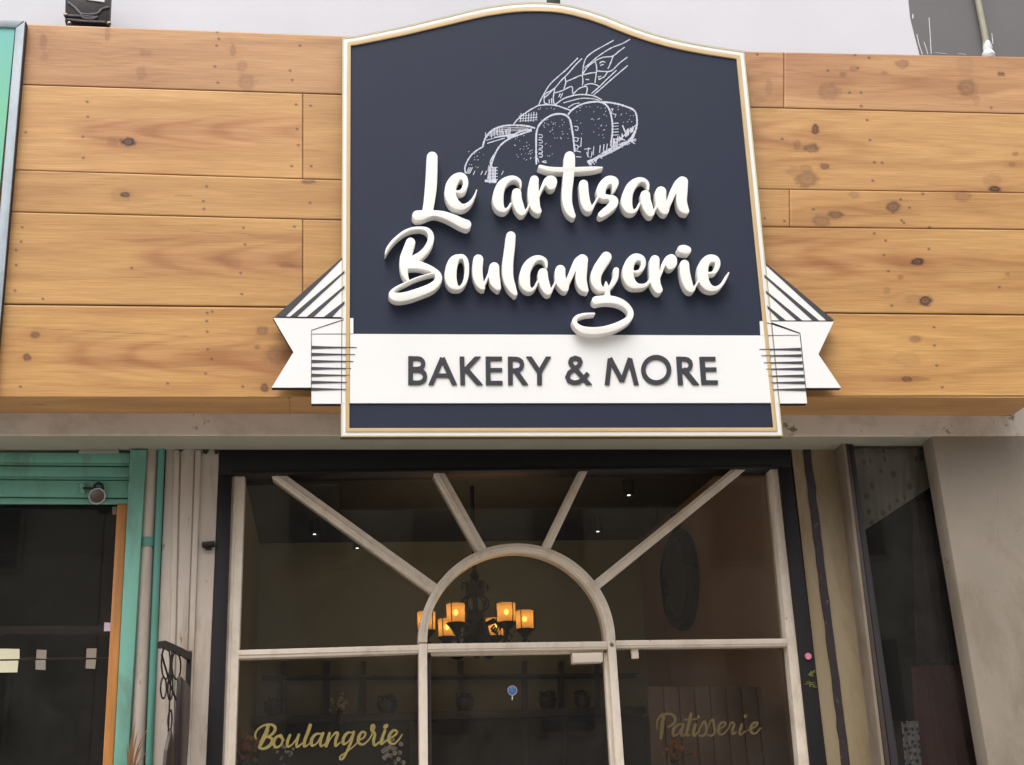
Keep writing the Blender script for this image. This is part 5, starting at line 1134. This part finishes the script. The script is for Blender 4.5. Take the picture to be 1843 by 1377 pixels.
# dry spiky plant at the bottom left
pt = thing('spiky_plant', 'dry spiky plant with reddish leaves in front of the downpipe at the bottom left', 'plant', U(236, 1377, YP - 0.12))
Yp_ = YP - 0.12
bm = bmesh.new()
for (xt, yt, x0, w_) in ((244, 1297, 234, 2.2), (271, 1301, 236, 1.4), (238, 1318, 232, 2.0), (262, 1328, 238, 1.4), (254, 1340, 238, 1.5), (249, 1312, 236, 1.6), (228, 1335, 233, 1.5), (266, 1350, 240, 1.3), (242, 1345, 236, 2), (258, 1362, 238, 1.4)):
    b0 = (x0, 1400); mid = ((x0 * .6 + xt * .4), 1400 * .45 + yt * .55)
    s = cr([(b0[0], b0[1], w_), (mid[0] - 1, mid[1], w_), (xt, yt, 0.15)], 8)
    yy = Yp_ + random.uniform(-.05, .03)
    va = [bm.verts.new(Vector(U(q[0] - q[2], q[1], yy))) for q in s]; vb = [bm.verts.new(Vector(U(q[0] + q[2], q[1], yy - 0.004))) for q in s]
    for i in range(len(s) - 1): bm.faces.new([va[i], vb[i], vb[i + 1], va[i + 1]])
part('leaf', bm, M['leaf'], pt, False)
c = U(236, 1400, Yp_)
part('pot', lathe((c[0], c[1], c[2] - 0.16), [(0.05, 0), (0.07, 0.12), (0.075, 0.17), (0.066, 0.17), (0.06, 0.13)], None, 18), M['pot'], pt)
part('pot_stand', lathe((c[0], c[1], 0.0), [(0.09, 0), (0.09, 0.02), (0.012, 0.03), (0.012, c[2] - 0.17), (0.07, c[2] - 0.162)], None, 14), M['iron'], pt)

# ================================================================ glazed door and cloths at the right
gd = thing('glazed_door', 'narrow dark glazed door between the beige pillar and the grey column', 'door', U(1680, 1377, YP + 0.1))
Y4 = YL + 0.125
part('frame', vbar((1521, 795), (1527, 795), (1603, 1377), (1594, 1377), Y4, 0.06, None, 0.003), M['dark_wood'], gd)
part('stile', vbar((1527, 795), (1535, 795), (1618, 1377), (1604, 1377), Y4 + 0.01, 0.04, None, 0.002), M['navy_edge'], gd)
Y5 = Y4 + 0.04
bm = vbar((1530, 780), (1700, 780), (1800, 1377), (1612, 1377), Y5, 0.006); f = [x for x in bm.faces if abs(x.normal.y) < 0.5 or x.calc_center_median().y > Y5 + 0.003]; bmesh.ops.delete(bm, geom=f, context='FACES')
part('glass', bm, M['glass_left'], gd, False)
x0_, x1_ = U(1490, 900, Y4)[0], U(1900, 900, Y4)[0]
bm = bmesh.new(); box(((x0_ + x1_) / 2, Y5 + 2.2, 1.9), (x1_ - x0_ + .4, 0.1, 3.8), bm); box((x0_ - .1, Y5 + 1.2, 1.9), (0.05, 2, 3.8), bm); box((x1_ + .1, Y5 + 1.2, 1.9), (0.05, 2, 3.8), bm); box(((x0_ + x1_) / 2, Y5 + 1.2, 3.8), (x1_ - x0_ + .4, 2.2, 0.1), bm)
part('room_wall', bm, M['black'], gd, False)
def cloth(nm, q, Y, m, lab, cat='cloth', folds=5, amp=0.012):
    a, b, c_, d_ = [np.array(U(*p, Y)) for p in q]; nu, nv_ = 40, 6; bm = bmesh.new(); G = []
    for j in range(nv_ + 1):
        row = []
        for i in range(nu + 1):
            u, v = i / nu, j / nv_; p = (a * (1 - u) + b * u) * (1 - v) + (d_ * (1 - u) + c_ * u) * v; p[1] += amp * math.sin(u * folds * 6.28) + .3 * amp * math.sin(u * 17 + v * 2); row.append(bm.verts.new(Vector(p)))
        G.append(row)
    for j in range(nv_):
        for i in range(nu): bm.faces.new([G[j][i], G[j][i + 1], G[j + 1][i + 1], G[j + 1][i]])
    o = part(nm, bm, m, None); tag(o, lab, cat); return o
def dotted(name, c0, c1, s, th):
    m = mat(name, c0, 0.85, 0.15, 3, 0.1, 60); n = m.node_tree.nodes; l = m.node_tree.links; p = n['Principled BSDF']; src = p.inputs['Base Color'].links[0].from_socket
    vo = n.new('ShaderNodeTexVoronoi'); vo.inputs['Scale'].default_value = s; vo.inputs['Randomness'].default_value = 0.55; tc = [q for q in n if q.type == 'TEX_COORD'][0]
    mp2 = n.new('ShaderNodeMapping'); mp2.inputs['Scale'].default_value = (1.6, 0.01, 1.0); l.new(tc.outputs['Object'], mp2.inputs[0]); l.new(mp2.outputs[0], vo.inputs['Vector'])
    mr = n.new('ShaderNodeMapRange'); mr.inputs[1].default_value = th; mr.inputs[2].default_value = th + 0.08; mr.inputs[3].default_value = 1; mr.inputs[4].default_value = 0; l.new(vo.outputs['Distance'], mr.inputs[0])
    mx = n.new('ShaderNodeMix'); mx.data_type = 'RGBA'; l.new(src, mx.inputs[6]); mx.inputs[7].default_value = (*c1, 1); l.new(mr.outputs[0], mx.inputs[0]); l.new(mx.outputs[2], p.inputs['Base Color']); return m
cloth('hanging_cloth', [(1528, 770), (1690, 770), (1676, 876), (1552, 957)], Y5 + 0.05, dotted('spotted_cloth', srgb(186, 180, 166), srgb(140, 132, 112), 15, 0.24), 'grey spotted cloth hanging at a slant behind the top of the right door glass')
cloth('curtain', [(1640, 1200), (1730, 1196), (1780, 1400), (1655, 1400)], Y5 + 0.10, M['maroon'], 'maroon curtain behind the lower right of the glazed door', 'curtain')
cloth('curtain', [(1640, 900), (1700, 900), (1740, 1192), (1650, 1192)], Y5 + 0.16, M['dark_cloth'], 'dark blue curtain behind the middle of the glazed door', 'curtain')
cloth('printed_cloth', [(1622, 1298), (1652, 1298), (1660, 1400), (1632, 1400)], Y5 + 0.04, dotted('white_printed_cloth', srgb(232, 232, 236), srgb(80, 84, 110), 34, 0.30), 'narrow white cloth with dark print low behind the glazed door', folds=2)
# sticker and scribble on the navy frame
o = part('sticker', lathe(U(1455, 1181, YP - 0.012), [(0.016, 0), (0.0165, 0.002), (0.0165, 0.006)], None, 20, 'Y'), M['pink'], None); tag(o, 'round pink sticker on the right navy post of the bakery front', 'sticker')
bm = bmesh.new(); rr_ = random.Random(5)
for k in range(9):
    x, y = 1450 + rr_.uniform(0, 18), 1207 + rr_.uniform(0, 28); tube([U(x + rr_.uniform(-7, 7), y + rr_.uniform(-6, 6), YP - 0.006) for _ in range(4)], 0.0022, bm, 5)
o = part('paint_scribble', bm, mat('yellow_green_marker', srgb(120, 120, 50), 0.6, 0.2, 20, 0), None); tag(o, 'yellow-green marker scribble under the pink sticker on the navy post', 'scribble')
